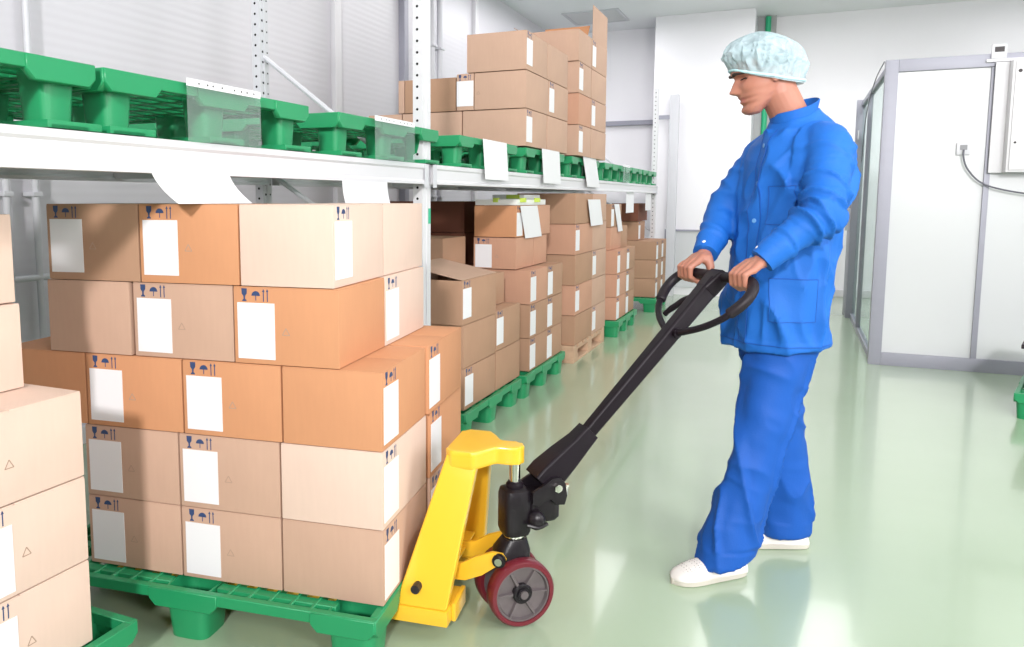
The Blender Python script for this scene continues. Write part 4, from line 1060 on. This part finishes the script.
for v, nn in zip(me.vertices, nrm):
    p = v.co; d = 0
    dU, tU = seg_dist(p, SL, EL); dF, tF = seg_dist(p, EL, WL); dUR, tUR = seg_dist(p, SR, ER); dFR, tFR = seg_dist(p, ER, WR)
    nz = noise.noise(p*5.0)
    if min(dU, dF) < .095:
        s_ = tU*.25+(tF*.24 if dF < dU else 0)
        A_, B_ = (SL, EL) if dU < dF else (EL, WL)
        ax_ = (B_-A_).normalized(); q_ = p-A_; q_ = q_-ax_*q_.dot(ax_)
        x_, y_ = q_.dot(FV)*7, q_.dot(LV)*7
        near = gs(s_-.26, .09)
        d += .019*(rdg(s_*11+x_*.9, y_*.35, .3)-.3)*(.30+.80*near)
        d += .008*(rdg(s_*26-x_*.8, y_*.6, 4.3)-.25)*(.25+.6*near)
        s2 = tF if dF < dU else 0
        if s2 > .86: d += .0025
    elif min(dUR, dFR) < .088 and (p-NB).dot(LV) < -.06:
        s_ = tUR*.25+(tFR*.24 if dFR < dUR else 0)
        x_ = (p-SR).dot(FV)*6; y_ = (p-SR).dot(LV)*6
        d += .011*(rdg(s_*13+x_*.5, y_*.5, 8.1)-.3)*(.5+.6*gs(s_-.27, .10))+.003*noise.noise(p*16)
    else:
        q = p-Vector((-.03, 2.845, 0)); an = math.atan2(q.dot(FV), q.dot(LV))
        low = max(0, min(1, (1.22-p.z)/.35)); up = 1-low
        d += low*.026*(rdg(p.x*7, p.y*7+p.z*.6, p.z*1.6)-.3)+low*.010*(rdg(p.x*12+p.z*3, p.y*12, p.z*5+3)-.3)
        d += up*.009*(rdg(p.x*11-p.z*4, p.y*9, p.z*7+6)-.3)
        d += up*.020*(rdg(q.dot(LV)*6+p.z*2.5, q.dot(FV)*5, p.z*3.2)-.3)
        d += .008*noise.noise(Vector((p.x*6, p.y*6, p.z*3)))+.003*noise.noise(p*15)
        if p.z > 1.47: d *= .2
        if p.z < .83: d *= .35+.65*max(0, (p.z-.77)/.06)
        if p.z < .79: d += .0025
    v.co = p+nn*d
co.data.update(); mo(co)
def on_coat(px_dir, z, c=None):   # point of the torso surface in a direction
    c = c or Vector((-.03, 2.845, z))
    return c
# collar
b = MB(); rg = []
for r_, z_, in ((.000, 0), (.003, .016), (.006, .034), (.002, .036), (-.001, .016), (-.004, 0)):
    ring = []
    for k in range(48):
        t_ = 2*PI*k/48; cs, sn = math.cos(t_), math.sin(t_)
        ring.append(Vector((-.022, 2.834, 1.510))+LV*((.071+r_)*cs)+FV*((.068+r_)*sn)+ZV*(z_-.028*sn+.004*abs(sn)))
    rg.append(ring)
rg.append(rg[0]); b.rings(rg, True, False); mo(b.build('collar', M_blue, None, smooth=True), co)
from mathutils.bvhtree import BVHTree
bvh = BVHTree.FromPolygons([v.co for v in co.data.vertices], [tuple(p.vertices) for p in co.data.polygons])
def cast(o, d_, off=.0015):
    h, n_, i_, ds = bvh.ray_cast(Vector(o), Vector(d_).normalized())
    return (h+n_*off, n_) if h else (None, None)
def strip(rows, name, m_, th=.0015, parent=None):
    """rows of points lying on the coat turned into a thin patch"""
    b = MB(); k = len(rows[0]); vs = []; 
    for r in rows: vs += [p for p, n_ in r]
    for r in rows: vs += [p-n_*th*2 for p, n_ in r]
    m_n = len(rows); fs = []
    for i in range(m_n-1):
        for j in range(k-1):
            a = i*k+j; fs.append((a, a+1, a+k+1, a+k)); c = a+m_n*k; fs.append((c, c+k, c+k+1, c+1))
    o_ = m_n*k
    for j in range(k-1):
        fs.append((j, j+o_, j+1+o_, j+1)); q = (m_n-1)*k+j; fs.append((q, q+1, q+1+o_, q+o_))
    for i in range(m_n-1):
        q = i*k; fs.append((q, q+k, q+k+o_, q+o_)); q = i*k+k-1; fs.append((q, q+o_, q+k+o_, q+k))
    b.add(vs, fs); o = b.build(name, m_, None, smooth=True); return o
def patch(l0, l1, z0, z1, name, m_=None, nl=8, nz_=10, axis=None, slope=0):
    rows = []
    ax = axis or FV; sd = Vector((-ax.y, ax.x, 0))
    for i in range(nz_+1):
        z = z0+(z1-z0)*i/nz_; r = []
        for j in range(nl+1):
            s_ = l0+(l1-l0)*j/nl
            h, n_ = cast(Vector((-.02, 2.843, z+slope*s_))+sd*s_+ax*.5, -ax, .002)
            if h is None: return None
            r.append((h, n_))
        rows.append(r)
    o = strip(rows, name, m_ or M_blue); mo(o, co); return o
def seam(pts, r=.0011, ax=None, base=None):
    out = []
    a_ = ax or FV; sd = Vector((-a_.y, a_.x, 0))
    for l_, z in pts:
        h, n_ = cast(Vector((-.02, 2.843, z))+sd*l_+a_*.5, -a_, .0022)
        if h: out.append(h)
    if len(out) > 2: mo(MB().tube(out, r, 6).build('seam', M_seam, None, smooth=True), co)
def line(a, b_, n=16): return [(a[0]+(b_[0]-a[0])*i/n, a[1]+(b_[1]-a[1])*i/n) for i in range(n+1)]
# front placket with buttons, breast pocket, hip pocket, hem, cuffs
ax = FV
patch(-.020, .018, .80, 1.46, 'placket', M_blue, 3, 40)
for z in (1.42, 1.30, 1.18, 1.06, .94):
    h, n_ = cast(Vector((-.02, 2.843, z))+FV*.5, -FV, .0035)
    if h: mo(MB().lathe(h-n_*.002, n_, [(.0065, 0), (.0075, .0015), (.006, .003), (.002, .0028)], 16).build('button', M_button, None, smooth=True), co)
ax2 = (FV*.55+LV*.83).normalized()
seam(line((.020, 1.47), (.020, .79), 50)); seam(line((-.022, 1.47), (-.022, .79), 50))
seam(line((-.075, 1.0), (.065, 1.0)), .0013, ax2); seam(line((-.075, 1.0), (-.075, .865), 12)+line((-.075, .865), (.065, .865), 12)+line((.065, .865), (.065, 1.0), 12), .0010, ax2)
seam(line((-.16, .785), (.16, .785), 40), .0010, ax2); seam(line((-.15, .785), (.10, .785), 30), .0010)
seam(line((.045, 1.29), (.135, 1.29), 10)+line((.135, 1.29), (.135, 1.17), 8)+line((.135, 1.17), (.045, 1.17), 10)+line((.045, 1.17), (.045, 1.29), 8), .0010)
patch(-.075, .065, .865, 1.0, 'hip_pocket', M_blue, 10, 10, ax2)
patch(.045, .135, 1.17, 1.29, 'breast_pocket', M_blue, 8, 8, FV) 
for (a_, c_, r_, nm_) in ((EL, CL, .039, 'cuff'), (ER, CR, .039, 'cuff')):
    dr = (c_-a_).normalized(); e_ = c_+dr*.012
    b = MB(); b.tube([e_-dr*.055, e_-dr*.05, e_-dr*.004, e_, e_-dr*.004, e_-dr*.016], [r_+.007, r_+.006, r_+.002, r_-.001, r_-.004, r_-.005], 28)
    mo(b.build(nm_, M_blue, None, smooth=True), co)
    up_ = (ZV-dr*ZV.dot(dr)).normalized()
    mo(MB().lathe(e_-dr*.02+up_*(r_+.001), up_, [(.005, 0), (.006, .002), (.004, .0035)], 12).build('cuff_button', M_label, None, smooth=True), co)
# trousers
tr_ = MB()
def ringt(c, a, b_, n=36, tilt=0):
    out = []
    for i in range(n):
        t_ = 2*PI*i/n; cs, sn = math.cos(t_), math.sin(t_)
        out.append(Vector(c)+LV*(a*cs)+FV*(b_*sn)+ZV*tilt*sn)
    return out
LT_ = [((.000, 2.805, .86), .095, .100), ((-.026, 2.79, .74), .098, .108), ((-.046, 2.775, .62), .086, .102), ((-.074, 2.745, .48), .078, .092), ((-.104, 2.717, .33), .076, .086), ((-.142, 2.685, .19), .082, .094), ((-.160, 2.672, .082), .084, .102, -.026), ((-.161, 2.671, .066), .082, .100, -.026)]
RT_ = [((-.065, 2.905, .86), .095, .100), ((-.055, 2.905, .74), .096, .108), ((-.038, 2.92, .62), .084, .098), ((-.020, 2.935, .48), .076, .088), ((-.004, 2.975, .33), .076, .086), ((.012, 3.005, .19), .076, .088), ((.016, 3.008, .070), .078, .092, -.004), ((.016, 3.008, .055), .076, .09, -.004)]
for TT in (LT_, RT_): tr_.rings([ringt(q[0], q[1], q[2], 36, q[3] if len(q) > 3 else 0) for q in TT])
to = fuse(tr_, 'trousers', .0065, M_blue2, 3, .5)
me = to.data; nrm = [v.normal.copy() for v in me.vertices]
for v, nn in zip(me.vertices, nrm):
    p = v.co
    lowf = max(0, min(1, (.32-p.z)/.25))
    left_ = (p-Vector((-.03, 2.85, 0))).dot(LV) > 0
    c = (Vector((-.06, 2.75, 0)) if left_ else Vector((.01, 2.95, 0)))
    an = math.atan2((p-c).dot(FV), (p-c).dot(LV))
    d = .007*noise.noise(Vector((p.x*9, p.y*9, p.z*3.2)))+.003*noise.noise(p*14)
    d += .017*(rdg(p.x*8+p.z*1.5, p.y*8, p.z*1.8)-.3)
    d += .009*max(lowf, gs(p.z-.47, .10), gs(p.z-.72, .08))*(rdg(p.x*5+p.z*9, p.y*5, p.z*5)-.3)
    if p.z < .11: d = d*.4+.002
    v.co = p+nn*d
to.data.update(); mo(to)
# shoes
def shoe(toe, heel, name_label=None):
    toe, heel = Vector(toe), Vector(heel); ax = (toe-heel); Ln = ax.length; ax.normalize(); sd = Vector((-ax.y, ax.x, 0))
    prof = [(0, .018, .030), (.03, .030, .052), (.10, .034, .062), (.25, .035, .066), (.42, .037, .072), (.55, .041, .074), (.68, .046, .066), (.80, .048, .054), (.90, .043, .042), (.965, .030, .032), (1.0, .010, .022)]
    rg = []
    for f_, w_, h_ in prof:
        ring = []
        for k in range(28):
            t_ = 2*PI*k/28; cs, sn = math.cos(t_), math.sin(t_)
            z = .020+(h_-.020)*max(0, sn)**.8 if sn > 0 else .020+.008*sn
            ring.append(heel+ax*(f_*Ln)+sd*(w_*math.copysign(abs(cs)**.75, cs))+ZV*z)
        rg.append(ring)
    o = MB().rings(rg).build('shoe', M_clog, None, smooth=True); mo(o)
    so = []
    for z, g_ in ((0, -.004), (.003, .001), (.018, .003), (.021, .0)):
        ring = []
        for k in range(48):
            t_ = 2*PI*k/48; cs = math.cos(t_); f_ = .5+.515*cs
            w_ = lerp_t([(a, c_) for a, c_, _ in prof], min(1, max(0, f_)))+g_
            w2 = w_*min(1, abs(math.sin(t_))**.35+.0) if abs(math.sin(t_)) < 1 else w_
            ring.append(heel+ax*(f_*Ln)+sd*math.copysign(w2, math.sin(t_))+ZV*z)
        so.append(ring)
    mo(MB().rings(so).build('sole', M_sole, None, smooth=True), o)
    b = MB()
    for i in range(9):
        for j in range(-3, 4):
            f_ = .60+i*.035; w_ = lerp_t([(a, c_) for a, c_, _ in prof], f_); h_ = lerp_t([(a, c_) for a, _, c_ in prof], f_)
            an = PI/2+j*.20; z = .020+(h_-.020)*math.sin(an)**.8
            c_ = heel+ax*(f_*Ln)+sd*(w_*math.cos(an)*abs(math.cos(an))**(-.25) if abs(math.cos(an)) > .01 else 0)+ZV*z
            b.cyl(c_-ZV*.001, c_+ZV*.0009, .0014, 6)
    q = b.build('perforations', mat('shoe_holes', (.35, .33, .32), .8), None); q['kind'] = 'stuff'; mo(q, o)
shoe((-.316, 2.548, 0), (-.105, 2.722, 0))
shoe((-.165, 2.952, 0), (.092, 3.032, 0))
